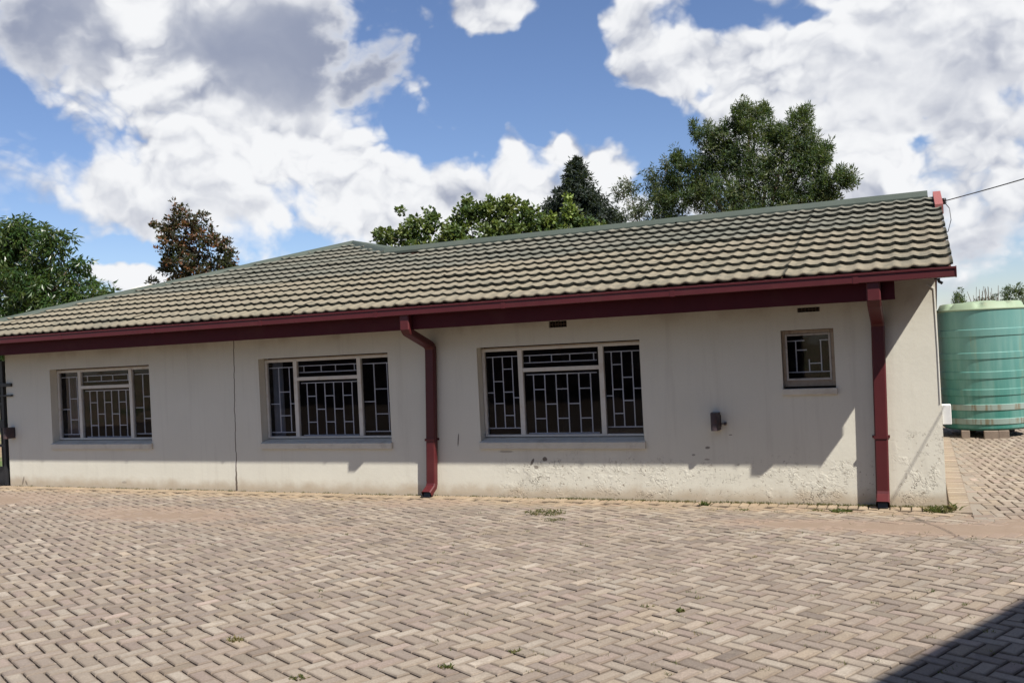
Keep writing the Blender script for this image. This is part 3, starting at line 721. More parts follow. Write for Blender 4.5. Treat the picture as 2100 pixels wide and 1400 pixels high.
def clip(me_vs, me_fs, nose, planes):
    bm = bmesh.new(); lay = bm.faces.layers.float.new('nose')
    vv = [bm.verts.new(v) for v in me_vs]
    for f, n_ in zip(me_fs, nose):
        q = bm.faces.new([vv[i] for i in f]); q[lay] = n_
    for co, no in planes:
        geom = bm.verts[:] + bm.edges[:] + bm.faces[:]
        bmesh.ops.bisect_plane(bm, geom=geom, plane_co=co, plane_no=no, clear_outer=True, dist=1e-5)
    return bm
full_me = {}
rrow = random.Random(11)
hl = Vector((P_APEX[0] - HIPL[0], P_APEX[1] - HIPL[1], 0)); n_left = Vector((-hl.y, hl.x, 0)).normalized()     # outer side of the left hip
hr = Vector((P_APEX[0] - P_JOIN[0], P_APEX[1] - P_JOIN[1], 0)); n_right = Vector((hr.y, -hr.x, 0)).normalized()
if n_right.x < 0: n_right = -n_right
if n_left.x > 0: n_left = -n_left
rb = base_of(roof)
for row in range(15):
    y_row = 9.35 + row * GAUGE * CS
    off = 0.0
    u = off
    while u < 16.0:
        a0, a1 = max(u, 0.0), u + SW
        if a1 <= 0.02: u += SW; continue
        xa, xb = VX - a1, VX - a0
        # does it reach the roof area at all?
        x_hip = HIPL[0] + (y_row - HIPL[1]) / hl.y * hl.x
        if xb < x_hip - .1 or y_row > P_APEX[1]: break
        if row >= 11:
            xr = P_JOIN[0] + (y_row - P_JOIN[1]) / hr.y * hr.x
            if xa > xr: u += SW; continue
        lift = rrow.gauss(0, .0018) + .004 * (int(u / SW) % 2); tilt = rrow.gauss(0, .004)
        y_top = y_row + GAUGE * CS + .04
        x_hip_top = HIPL[0] + (min(y_top, P_APEX[1]) - HIPL[1]) / hl.y * hl.x
        whole = a0 == u and xa > x_hip_top + .05 and row < 10
        if row == 10 and a0 == u and xa > P_JOIN[0]: whole = True
        if whole and (row == 0) in full_me:
            o = bpy.data.objects.new("roof_sheet", full_me[row == 0]); COL.objects.link(o); o.parent = roof
            P = to_world(-u, 0, lift, row); o.location = P - rb; o.rotation_euler = (0, tilt * .5, 0)
        else:
            vs, fs, ns = sheet_grid(a0, a1)
            if row == 0: vs = [(a_, b_ + (.045 if b_ < .03 else 0), c_ - (.016 if b_ < .03 else 0)) for a_, b_, c_ in vs]; ns = [0.0] * len(ns)
            wvs = [to_world(x_, v_, w_ + lift, row) for x_, v_, w_ in vs]
            if whole:
                P = to_world(-u, 0, lift, row)
                fm = bpy.data.meshes.new("roof_sheet"); full_me[row == 0] = fm; fm.from_pydata([tuple(v - P) for v in wvs], [], fs)
                fm.attributes.new('nose', 'FLOAT', 'FACE').data.foreach_set('value', ns)
                fm.polygons.foreach_set('use_smooth', [n_ < .5 for n_ in ns]); fm.materials.append(M_TILE)
                fm.update()
                o = bpy.data.objects.new("roof_sheet", fm); COL.objects.link(o); o.parent = roof; o.location = P - rb
            else:
                pl = [(Vector((HIPL[0], HIPL[1], 0)), n_left)]
                if row >= 10: pl.append((Vector((P_JOIN[0], P_JOIN[1], 0)), n_right)) if xa < P_JOIN[0] + .3 else pl.append((Vector((0, YR + .02, 0)), Vector((0, 1, 0))))
                bm = clip(wvs, fs, ns, pl)
                if len(bm.faces) > 3:
                    P = to_world(-a0, 0, 0, row)
                    me = bpy.data.meshes.new("roof_sheet")
                    for v in bm.verts: v.co -= P
                    for f in bm.faces: f.smooth = True
                    bm.to_mesh(me); me.materials.append(M_TILE)
                    o = bpy.data.objects.new("roof_sheet", me); COL.objects.link(o); o.parent = roof; o.location = P - rb
                bm.free()
        u += SW
# ridge and hip caps
def cap_run(p0, p1, seg, half_w, rise, drop, z_extra=.0, name="ridge_cap"):
    p0, p1 = Vector(p0), Vector(p1); L = (p1 - p0).length; n = max(1, round(L / seg)); t = (p1 - p0).normalized()
    side = t.cross(Vector((0, 0, 1))).normalized(); upv = Vector((0, 0, 1))
    for i in range(n):
        a = p0 + t * (L * i / n - (.03 if i else 0)); b = p0 + t * (L * (i + 1) / n); lf = .0025 * (i % 2)
        prof = [(-half_w, -drop - .035), (-half_w, -drop), (-half_w * .5, -drop * .42), (-.035, rise * .55), (0, rise), (.035, rise * .55), (half_w * .5, -drop * .42), (half_w, -drop), (half_w, -drop - .035)]
        prof = prof + [(x * .93, z - .012) for x, z in prof[::-1]]
        g = G(); m_ = len(prof)
        vs = [a + side * x + upv * (z + lf + z_extra) for x, z in prof] + [b + side * x + upv * (z + lf + z_extra) for x, z in prof]
        g.add(vs, [(k, (k+1) % m_, m_ + (k+1) % m_, m_ + k) for k in range(m_)] + [tuple(range(m_))[::-1], tuple(range(m_, 2*m_))])
        g.obj(name, M_CAP, roof, loc=tuple((a + b) / 2))
cap_run((.20, YR, rz(YR)), (P_JOIN[0], YR, rz(YR)), 1.75, .155, .075, .015, .01)
cap_run((P_APEX[0], P_APEX[1], rz(P_APEX[1])), (P_JOIN[0], P_JOIN[1], rz(YR) - .0), 1.1, .13, .065, .008, .012, "hip_cap")
cap_run((HIPL[0] - .02, HIPL[1] - .02, rz(9.35) - .01), (P_APEX[0], P_APEX[1], rz(P_APEX[1])), 1.75, .135, .065, .008, .014, "hip_cap")
cap_run((P_APEX[0], P_APEX[1], rz(P_APEX[1])), (P_APEX[0], 20, rz(P_APEX[1])), 1.9, .15, .07, .012, .012)
# barge cap at the ridge end: a short folded piece down the front and its twin behind
def sloped_box(g, x0, x1, y0, y1, h0, h1):
    vs = []
    for x in (x0, x1):
        for y in (y0, y1):
            z = rz(y) if y <= YR + .001 else 2 * rz(YR) - rz(y)
            for h in (h0, h1): vs.append((x, y, z + h))
    return g.add(vs, [(0,1,3,2),(4,6,7,5),(0,4,5,1),(2,3,7,6),(1,5,7,3),(0,2,6,4)])
g = G(); sloped_box(g, .262, .352, 12.10, YR - .0, -.06, .062); sloped_box(g, .262, .352, YR + .002, 13.75, -.06, .06); g.obj("barge_cap", M_BARGE, roof)
# plain verge board below the tiles at the right
g = G(); sloped_box(g, .285, .312, 9.40, YR, -.12, -.024); sloped_box(g, .285, .312, YR + .002, 17.1, -.12, -.024); g.obj("verge_board", M_RED, roof)

# fascia, gutter -------------------------------------------------------
g = G(); g.box(HIPL[0] + .1, -.185, 9.475, 9.50, 2.092, 2.345, .003); g.obj("fascia_board", M_RED_SHADED, house)
g = G()
for k in range(20):
    xx = -14.4 + k * .75
    if xx > -.3: break
    g = G(); g.add([(xx,9.50,2.20),(xx+.04,9.50,2.20),(xx+.04,YW,2.36),(xx,YW,2.36),(xx,9.50,rz(9.50)-.075),(xx+.04,9.50,rz(9.50)-.075),(xx+.04,YW,rz(YW)-.075),(xx,YW,rz(YW)-.075)], [(0,3,2,1),(4,5,6,7),(0,1,5,4),(1,2,6,5),(2,3,7,6),(3,0,4,7)])
    g.obj("rafter_end", M_TIMBER, house)
GX0, GX1 = -15.05, .352
prof = [(9.35, 2.270), (9.352, 2.338), (9.343, 2.342), (9.343, 2.360), (9.362, 2.362), (9.362, 2.346), (9.3545+.006, 2.342), (9.359, 2.2745), (9.465, 2.2745), (9.465, 2.355), (9.472, 2.355), (9.472, 2.266), (9.354, 2.266)]
g = G(); g.extr_x(prof, GX0, GX1); gut = g.obj("gutter", M_RED, house, loc=((GX0+GX1)/2, 9.4, 2.27))
for xx in (GX0, GX1 - .004):
    g = G(); g.extr_x([(9.345, 2.262), (9.345, 2.364), (9.475, 2.358), (9.475, 2.262)], xx - .002, xx + .006); g.obj("end_cap", M_RED, gut)
for xx in (-13.2, -11.4, -9.6, -7.75, -6.0, -4.3, -2.35, -.55):
    g = G(); g.extr_x([(9.3475, 2.2635), (9.3485, 2.3365), (9.352, 2.3365), (9.352, 2.2655), (9.474, 2.2655), (9.474, 2.2635)], xx, xx + .05); g.obj("gutter_joiner", M_RED, gut)
# left run of gutter returning along the hip side
g = G(); g.box(GX0 - .02, GX0 + .1, 9.48, 14.0, 2.27, 2.36); g.obj("gutter", M_RED, house)

def rect_pipe(path, w, d):
    """path of (x, y, z); rectangular section w along x, d across"""
    g = G(); pts = [Vector(p) for p in path]; n = len(pts); b = []
    for i, p in enumerate(pts):
        t0 = (pts[i] - pts[i-1]).normalized() if i else (pts[1] - pts[0]).normalized()
        t1 = (pts[i+1] - pts[i]).normalized() if i < n - 1 else t0
        t = (t0 + t1).normalized(); xx = Vector((1, 0, 0)); nn = xx.cross(t).normalized(); k = 1 / max(.5, t.dot(t1))
        c = .012
        for sx, sn in ((-w/2+c, -d/2), (w/2-c, -d/2), (w/2, -d/2+c), (w/2, d/2-c), (w/2-c, d/2), (-w/2+c, d/2), (-w/2, d/2-c), (-w/2, -d/2+c)):
            g.v.append(tuple(p + xx * sx + nn * sn * k))
    for i in range(n - 1):
        for k in range(8): g.f.append((i*8+k, i*8+(k+1) % 8, (i+1)*8+(k+1) % 8, (i+1)*8+k))
    return g
def downpipe(x, lean, label, kick):
    yb_ = YW - .062
    path = [(x, 9.42, 2.268), (x, 9.415, 2.11), (x, 9.455, 2.065), (x, yb_ - .045, 1.905), (x, yb_, 1.86), (x, yb_, 1.79), (x - lean * .8, yb_, .9), (x - lean * 1.6, yb_, .16), (x - lean * 1.62, yb_ - .02, .115), (x - lean*1.62 - kick * .5, yb_ - .13, .045)]
    g = rect_pipe(path, .128, .085); dp = g.obj("downpipe", M_RED, house, loc=(x, yb_, 0)); props(dp, label)
    xs = x - lean * 1.2; g = G(); g.box(xs - .066, xs + .066, yb_ - .050, yb_ - .044, .70, .728); g.box(xs - .066, xs - .058, yb_ - .044, YW, .70, .728); g.box(xs + .058, xs + .066, yb_ - .044, YW, .70, .728)
    g.box(xs - .085, xs - .066, YW - .01, YW - .002, .70, .728); g.box(xs + .066, xs + .085, YW - .01, YW - .002, .70, .728)
    g.obj("pipe_strap", M_RED, dp)
    g = G(); g.add([(xs - .05 - lean*.4 - kick*.5, yb_ - .127, .012), (xs + .045 - lean*.4 - kick*.5, yb_ - .127, .012), (xs + .045 - lean*.4 - kick*.5, yb_ - .108, .07), (xs - .05 - lean*.4 - kick*.5, yb_ - .108, .07)], [(0,1,2,3)])
    g.obj("spout_mouth", M_BLACK, dp)
    return dp
downpipe(-5.598, .045, "left red rectangular downpipe between two large windows", .02)
downpipe(-.372, .022, "right red rectangular downpipe near the corner of the house", .0)

# wall lights, box, bracket, light corner edge ---------------------------------------------
def wall_light(x, z0, z1, label):
    g = G(); n = 14; r = .046; d = .165
    prof = []
    for k in range(n + 1):
        th = math.pi * k / n; prof.append((x - r * math.cos(th), YW - .02 - (d - r) * min(1, math.sin(th) * 1.4) - r * .6 * math.sin(th)))
    prof = [(x - r, YW - .001)] + prof + [(x + r, YW - .001)]
    m_ = len(prof)
    g.add([(a, b, z0) for a, b in prof] + [(a, b, z1) for a, b in prof], [(i, (i+1) % m_, m_ + (i+1) % m_, m_ + i) for i in range(m_)] + [tuple(range(m_))[::-1], tuple(range(m_, 2*m_))])
    o = g.obj("wall_light", M_LAMP, house, loc=(x, YW, z0)); props(o, label)
    g = G(); g.box(x - .052, x + .052, YW - .012, YW - .0012, z0 + .03, z1 - .03, .003); g.obj("mounting_plate", M_BLACK, o)
    return o
wl1 = wall_light(-2.075, .800, .992, "dark wall light between the right window and the small window")
g = G(); g.box(-2.028, -1.975, YW - .03, YW - .018, .862, .872); g.box(-1.99, -1.965, YW - .04, YW - .0012, .85, .882, .004); g.obj("switch_stub", M_LAMP, wl1)
wall_light(-13.38, .77, .945, "dark wall light beside the black gate at the left end")
g = G(); g.box(XR, .265, 10.08, 10.24, .825, 1.02, .006); jb = g.obj("junction_box", M_BOX, house, loc=(XR, 10.15, .9)); props(jb, "white box on the side wall at the right corner")
g = G(); g.box(.2652, .268, 10.11, 10.21, .90, .93); g.obj("box_latch", M_CAP, jb)
g = G(); g.tube([(.20, 9.50, 2.262), (.205, 9.50, 2.235), (.235, 9.50, 2.215)], .014, 8); g.box(.165, .215, 9.46, 9.54, 2.252, 2.264); g.obj("gutter_bracket", M_BLACK, house)
g = G(); g.tube([(.10, YW - .006, 2.24), (.165, YW - .006, 2.20), (.172, YW - .006, 1.6), (.170, YW - .006, 1.04)], .0035, 6); g.obj("light_corner_edge", M_BOX, house)  # thin light edge of the corner, built as a pale tube

# overhead service cable
n0 = Vector((.375, 12.6, 3.375)); dirv = Vector((.50, -1.13, .005))
cab = root("service_cable", tuple(n0), "thin overhead cable rising right from the barge end of the roof", "cable")
g = G(); pts = []
for k in range(41):
    t = 5.2 * k / 40; p = n0 + dirv * t + Vector((0, 0, -.08 * math.sin(math.pi * t / 5.2))); pts.append(p)
g.tube(pts, .0065, 6); g.obj("cable", M_CABLE, cab)
g = G(); g.lathe([(0, 3.335), (.022, 3.338), (.028, 3.36), (.016, 3.375), (.028, 3.39), (.022, 3.412), (0, 3.415)], .378, 12.6, 12); g.tube([(.34, 12.6, 3.37), (.385, 12.6, 3.37)], .008); g.obj("insulator", M_BLACK, cab)
g = G(); g.tube([(.38, 12.59, 3.36), (.43, 12.5, 3.27), (.44, 12.45, 3.12), (.40, 12.45, 2.98), (.33, 12.5, 2.94)], .005, 6); g.obj("drip_loop", M_BLACK, cab)

# ------------------------------------------------------------------ black gate at the left end
gate = root("steel_gate", (-14.4, YW + .05, 0), "black steel bar gate with a solid kick plate left of the house", "gate")
gx0, gx1 = -15.6, -13.62; gy = YW + .06
g = G(); g.box(gx1 - .06, gx1, gy - .03, gy + .03, 0, 2.02, .004); g.obj("gate_post", M_BLACK, gate)
g = G(); g.box(gx0, gx0 + .06, gy - .03, gy + .03, 0, 2.02, .004); g.obj("gate_post", M_BLACK, gate)
g = G(); g.box(gx0 + .06, gx1 - .06, gy - .012, gy + .012, .05, .30, .003); g.obj("kick_plate", M_BLACK, gate)
for z in (.62, 1.30, 1.96):
    g = G(); g.box(gx0 + .06, gx1 - .06, gy - .014, gy + .014, z, z + .045); g.obj("rail", M_BLACK, gate)
k = gx0 + .14
while k < gx1 - .08:
    g = G(); g.box(k, k + .022, gy - .008, gy + .008, .30, 1.96); g.obj("upright", M_BLACK, gate); k += .095
for z, ln in ((1.60, .27), (1.44, .28)):
    g = G(); g.box(gx1 - .04, gx1 + ln, YW - .035, YW - .004, z, z + (.055 if z > 1.5 else .028), .004); g.obj("hinge_arm", M_BLACK, gate)
g = G(); g.box(gx1 - .10, gx1 + .02, gy - .05, gy - .02, .93, 1.06, .004); g.obj("lock_box", M_BLACK, gate)

# ------------------------------------------------------------------ tank
TX, TY, TR = .955, 16.9, .655
tank = root("water_tank", (TX, TY, .0), "big ribbed green plastic water tank standing on blocks behind the house corner", "water tank")
z = 0
prof = [(0, .125), (TR - .03, .125), (TR, .155)]
bands = [(.22, .311), (.443, .537), (.677, .778), (.946, 1.059), (1.261, 1.363), (1.627, 1.739)]
for b0, b1 in bands: prof += [(TR, b0 - .012), (TR + .013, b0 + .004), (TR + .013, b1 - .004), (TR, b1 + .008)]
prof += [(TR, 2.03), (TR + .012, 2.045)]
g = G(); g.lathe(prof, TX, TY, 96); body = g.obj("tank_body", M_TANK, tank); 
bm = bmesh.new(); bm.from_mesh(body.data); bm.edges.ensure_lookup_table()
for f in bm.faces: f.smooth = True
for e in bm.edges:
    if len(e.link_faces) == 2 and e.calc_face_angle(0) > R_(28): e.smooth = False
bm.to_mesh(body.data); bm.free()
g = G(); lid = [(TR + .012, 2.047), (TR + .018, 2.058), (TR + .010, 2.075), (TR - .02, 2.10), (TR - .05, 2.165), (TR - .09, 2.178), (TR - .30, 2.180), (.25, 2.183), (.24, 2.195), (.22, 2.20), (0, 2.20)]
n = 96; b = 0
for i, (r, z) in enumerate(lid):
    for k in range(n):
        th = 2 * math.pi * k / n; rr = r; zz = z
        if 3 <= i <= 6:     # shallow pressed notches round the shoulder
            q = max(0, math.cos(th * 8 + .6) - .72) / .28; zz -= .05 * q * (1 if i in (4, 5) else .4); rr -= .02 * q
        g.v.append((TX + rr * math.cos(th), TY + rr * math.sin(th), zz))
for i in range(len(lid) - 1):
    for k in range(n): g.f.append((i*n+k, i*n+(k+1) % n, (i+1)*n+(k+1) % n, (i+1)*n+k))
g.obj("tank_lid", M_LID, tank, smooth=True)
for i, (bx, by, w, lab) in enumerate(((.62, 16.27, .12, "single small block under the left front of the green tank"), (.98, 16.17, .20, "larger pale block under the middle front of the green tank"), (1.16, 16.22, .15, "block beside the larger one under the right front of the tank"), (.72, 17.2, .2, "hidden block under the left back of the green tank"), (1.3, 17.3, .2, "hidden block under the right back of the green tank"))):
    if i > 2: lab = lab.replace("hidden block", "block")
    g = G(); g.box(bx - w/2, bx + w/2, by, by + .22, -.002, .124, .006)
    o = g.obj("concrete_block", M_BLOCK, None, loc=(bx, by + .1, 0)); props(o, lab, "block", "blocks carrying the water tank")

# ------------------------------------------------------------------ neighbouring building (throws the shadow in the corner) and yard wall
ang = math.atan2(.90, .43); e = Vector((.43, .90, 0)).normalized(); nrm = Vector((e.y, -e.x, 0))
HN = 5.6; S0 = Vector((-.322, 4.965, 0)) + Vector((1.36, -.70, 0)) * (HN / 1.87)
nb = root("neighbour_building", tuple(S0 + nrm * 3), "tall brown brick building beside the yard, out of view to the right", "building")
def poly_prism(g, pts, z0, z1):
    n = len(pts); g.add([(p.x, p.y, z0) for p in pts] + [(p.x, p.y, z1) for p in pts], [tuple(range(n))[::-1], tuple(range(n, 2*n))] + [(i, (i+1) % n, n+(i+1) % n, n+i) for i in range(n)])
g = G(); a0 = S0 - e * 14 + nrm * .12; a1 = S0 + e * 6.0 + nrm * .12; poly_prism(g, [a0, a0 + nrm * 6, a1 + nrm * 6, a1], -.05, HN - .25); g.obj("wall", M_NEIGH, nb)
g = G(); a0 = S0 - e * 14.1; a1 = S0 + e * 6.1; poly_prism(g, [a0, a0 + nrm * 6.2, a1 + nrm * 6.2, a1], HN - .25, HN); g.obj("parapet", M_CONC, nb)
yw_ = root("boundary_wall", (-14, -8.6, 0), "long brown plastered yard wall behind the viewer, out of view", "wall")
g = G(); g.box(-30, -3.2, -8.8, -8.6, -.05, 1.9); g.obj("wall_panel", M_NEIGH, yw_)
g = G(); g.box(-30.02, -3.18, -8.85, -8.55, 1.9, 1.98, .01); g.obj("coping", M_CONC, yw_)

# ------------------------------------------------------------------ trees
def leaf_mesh(name, parent, mat, clumps, per, size, aspect, rg, droop=.3, spread=1.0, up=0.0):
    """clumps: (centre, radius); each leaf is a folded four-point blade"""
    vs, fs, at = [], [], []
    for c, r in clumps:
        base = rg.random()
        for _ in range(per):
            d = Vector((rg.gauss(0, 1), rg.gauss(0, 1), rg.gauss(0, 1)));  d.normalize()
            p = c + d * r * (rg.random() ** .5)
            ax = (d * spread + Vector((rg.gauss(0, .5), rg.gauss(0, .5), rg.gauss(0, .5) - droop + up))).normalized()
            sd_ = ax.cross(Vector((rg.gauss(0, 1), rg.gauss(0, 1), rg.gauss(0, 1) + 1.2))).normalized()
            L = size * rg.uniform(.65, 1.3); Wd = L * aspect
            q = ax * L; n_ = ax.cross(sd_) * Wd * .25; b = len(vs)
            vs += [p, p + q * .45 + sd_ * Wd * .5 + n_, p + q, p + q * .45 - sd_ * Wd * .5 + n_]
            fs.append((b, b+1, b+2)); fs.append((b, b+2, b+3))
            v = min(1, max(0, .6 * base + .4 * rg.random())); at += [v, v]
    return mesh_obj(name, vs, fs, mat, parent, attrs={'leaf': ('FACE', 'FLOAT', at)})
def lobes_to_clumps(lobes, dens, rclump, rg, depth=1.0, shell=.55):
    out = []
    for (x, y, z, rx, rz_) in lobes:
        ry = max(rx, rz_) * depth; n = max(3, int(dens * (rx * rz_ + .25 * (rx + rz_) * .3)))
        for _ in range(n):
            d = Vector((rg.gauss(0, 1), rg.gauss(0, 1), rg.gauss(0, 1))).normalized(); k = rg.random() ** shell
            out.append((Vector((x + d.x * rx * k, y + d.y * ry * k, z + d.z * rz_ * k)), rclump * rg.uniform(.6, 1.25)))
    return out
def trunk_part(parent, base, tops, r0, rg, mat=M_BARK, fork=.45):
    g = G(); b = Vector(base)
    cx = sum(t[0] for t in tops) / len(tops); cy = sum(t[1] for t in tops) / len(tops); zt = max(t[2] for t in tops)
    f = b + (Vector((cx, cy, zt)) - b) * fork
    g.tube([b, b.lerp(f, .5) + Vector((rg.gauss(0, .05), 0, 0)), f], [r0, r0 * .8, r0 * .65], 10)
    for t in tops:
        t = Vector(t); m = f.lerp(t, .5) + Vector((rg.gauss(0, .1), rg.gauss(0, .1), .12))
        g.tube([f - (f - b) * .04, m, t], [r0 * .45, r0 * .22, r0 * .07], 6)
        for _ in range(4):
            k = rg.uniform(.45, .95); q = m.lerp(t, (k - .5) * 2) if k > .5 else f.lerp(m, k * 2); e2 = q + Vector((rg.gauss(0, .25), rg.gauss(0, .25), rg.uniform(.1, .4)))
            g.tube([q, q.lerp(e2, .5) + Vector((0, 0, .03)), e2], [r0 * .1, r0 * .06, r0 * .03], 4)
    return g.obj("trunk", mat, parent, smooth=True)
def tree(name, label, base, lobes, mat, dens, rcl, per, size, aspect, r0, seed, droop=.3, up=0., shell=.55, depth=1.0, extra=None):
    rg = random.Random(seed); t = root(name, base, label, "tree", "trees behind the house")
    tops = [(l[0], l[1], l[2] + l[4] * .3) for l in lobes if l[3] > .16][:14]
    trunk_part(t, base, tops, r0, rg)
    leaf_mesh("crown", t, mat, lobes_to_clumps(lobes, dens, rcl, rg, depth, shell), per, size, aspect, rg, droop, 1.0, up)
    if extra:
        m_, lb, d_, pr, sz, asp = extra; leaf_mesh("young_leaves", t, m_, lobes_to_clumps(lb, d_, rcl * .8, rg), pr, sz, asp, rg, droop)
    return t
TA = [(-25.7,20,6.21,.7,.56),(-24.37,20,5.82,.58,.49),(-26.62,20,5.99,.78,.78),(-25.56,20,5.04,1.16,.77),(-23.61,20,5.03,.53,.27),(-24.73,20,4.28,1.07,.69),(-23.34,20,4.33,.57,.45),(-22.33,20,4.04,.47,.27),(-26.1,20,3.6,1.4,.78),(-24.13,20,3.48,1.21,.68),(-28.08,20,5.16,1.28,1.76),(-27.97,20,3.23,1.44,1.12),(-25.5,20,2.6,1.6,.8)]
tree("broadleaf_tree", "dense dark green broadleaf tree with drooping leaves at the far left", (-25.8, 20, -.05), TA, L_A, 95, .20, 26, .20, .30, .26, 21, .75, 0, .4)
TB = [(-18.33,19,5.93,.19,.43),(-18.71,19,5.57,.38,.38),(-17.75,19,5.54,.44,.45),(-18.3,19,4.99,.69,.56),(-17.26,19,5.16,.34,.33),(-17.81,19,4.48,.77,.46),(-16.77,19,4.85,.29,.34),(-18.82,19,4.57,.3,.3),(-16.63,19,4.45,.23,.29),(-17.32,19,4.11,.66,.33),(-19.37,19,4.18,.11,.11),(-16.44,19,4.33,.1,.06),(-18.36,19,4.13,.53,.33),(-19.18,19,5.78,.12,.09),(-17.8,19,3.5,.7,.4)]
tree("bronze_leaved_tree", "small open tree with bronze and dark leaves standing apart above the left hip", (-17.9, 19, -.05), TB, L_B, 200, .075, 17, .10, .55, .10, 22, .0, .2, .6)
TC1 = [(-10.4,17,4.33,.37,.19),(-9.77,17,4.48,.32,.34),(-9.4,17,4.65,.21,.29),(-8.89,17,4.29,.29,.26),(-10.09,17,4.91,.06,.07),(-10.64,17,4.46,.15,.11),(-9.6,17,4.0,.7,.3)]
tree("leafy_bush_tree", "low leafy tree just right of the roof peak, leftmost of the row behind the ridge", (-9.6, 17, -.05), TC1, L_C, 330, .075, 14, .09, .75, .07, 23, .2, .4, .6)
TC2 = [(-8.72,17.5,4.74,.27,.27),(-8.25,17.5,4.79,.34,.29),(-7.79,17.5,4.74,.34,.27),(-8.16,17.5,4.37,.62,.29),(-8.74,17.5,5.02,.09,.09),(-7.3,17.5,4.59,.22,.27),(-7.59,17.5,4.31,.51,.26),(-9.03,17.5,4.45,.26,.32),(-8.1,17.5,4.0,.9,.3)]
tree("leafy_bush_tree", "round leaved green tree behind the ridge between the low bush and the conifer", (-8.1, 17.5, -.05), TC2, L_C, 330, .075, 14, .09, .75, .08, 24, .2, .4, .6)
TC3 = [(-7.11,18,4.44,.33,.24),(-6.55,18,4.5,.16,.28),(-6.24,18,4.25,.33,.22),(-5.82,18,4.15,.22,.16),(-7.02,18,4.25,.52,.21),(-6.5,18,4.0,.8,.3)]
tree("leafy_bush_tree", "leafy tree with bright lime shoots in front of the conifer", (-6.6, 18, -.05), TC3, L_C, 330, .075, 14, .09, .75, .08, 25, .2, .4, .6,
     extra=(L_Y, [(-6.59,18,4.9,.08,.12),(-6.55,17.9,4.6,.16,.2),(-6.9,17.8,4.45,.2,.15)], 260, 10, .085, .75))
TE = [(-7.01,24,6.04,.27,.43),(-6.32,24,6.22,.33,.42),(-7.36,24,5.95,.16,.24),(-6.77,24,5.41,.56,.44),(-5.9,24,6.5,.24,.29),(-6.21,24,5.75,.42,.55),(-5.66,24,6.08,.33,.37),(-6.52,24,4.85,.79,.26),(-6.5,24,4.4,.8,.4)]
tree("gum_tree", "thin grey-green gum tree with see-through crown between the conifer and the largest tree", (-6.4, 24, -.05), TE, L_E, 190, .11, 15, .11, .28, .12, 26, .55, 0, .75)
TF = [(-4.49,23,6.89,.44,.39),(-3.58,23,7.07,.27,.31),(-3.26,23,6.84,.11,.51),(-4.03,23,6.46,.71,.59),(-2.67,23,6.52,.36,.5),(-2.26,23,6.84,.18,.24),(-3.11,23,5.98,.93,.66),(-4.66,23,6.11,.68,.59),(-2.25,23,5.87,.45,.57),(-1.87,23,5.99,.16,.26),(-3.85,23,5.34,1.4,.58),(-2.46,23,5.18,.69,.5),(-1.72,23,5.09,.21,.26),(-1.39,23,5.31,.15,.13),(-5.06,23,5.48,.72,.5),(-5.15,23,6.24,.25,.2),(-2.01,23,5.13,.35,.39),(-3.52,23,4.82,1.45,.24),(-3.3,23,4.3,1.4,.5),(-5.75,23,5.25,.42,.55),(-5.7,23,4.75,.6,.35),(-5.6,23,5.85,.16,.28),(-3.85,23,7.0,.12,.34),(-2.5,23,7.0,.12,.3),(-3.0,23,6.7,.22,.42),(-2.15,23,6.35,.3,.4)]
_rp = random.Random(91); plumes = []
for l in TF[:16]:
    for _ in range(3):
        th = _rp.uniform(-.3, math.pi + .3); px_ = l[0] + math.cos(th) * l[3] * .95; pz_ = l[2] + math.sin(th) * l[4] * .95
        plumes.append((px_, l[1] + _rp.uniform(-.4, .4), pz_ + .12, _rp.uniform(.06, .11), _rp.uniform(.16, .30)))
tree("large_feathery_tree", "largest tree, a full green feathery crown rising behind the right half of the roof", (-3.4, 23, -.05), TF + plumes, L_F, 380, .105, 22, .10, .24, .24, 27, .2, .5, .5)
# conifer: whorls of drooping boughs
rg = random.Random(31); con = root("conifer", (-11.4, 32, -.05), "dark pointed conifer rising behind the leafy row", "tree", "trees behind the house")
g = G(); g.tube([(-11.4, 32, 0), (-11.37, 32, 5), (-11.33, 32, 8.8)], [.26, .15, .02], 8); g.obj("trunk", M_BARK, con, smooth=True)
cl = []; zc = 8.72
while zc > 2.6:
    d_ = 8.85 - zc; Rm = .14 + .62 * d_ if d_ < 1.2 else .88 + .95 * (d_ - 1.2); Rm = min(Rm, 2.9)
    nb_ = int(9 + d_ * 5)
    for k in range(nb_):
        th = rg.uniform(0, 6.28); L = Rm * rg.uniform(.72, 1.12); s = 0.05
        while s < L:
            cl.append((Vector((-11.35 + math.cos(th) * s, 32 + math.sin(th) * s, zc - .32 * s + .16 * (s / L) ** 2 * L + rg.gauss(0, .03))), .07 + .05 * (1 - s / L))); s += .10
    zc -= .15 + .03 * rg.random()
leaf_mesh("crown", con, L_D, cl, 14, .17, .30, rg, .25)
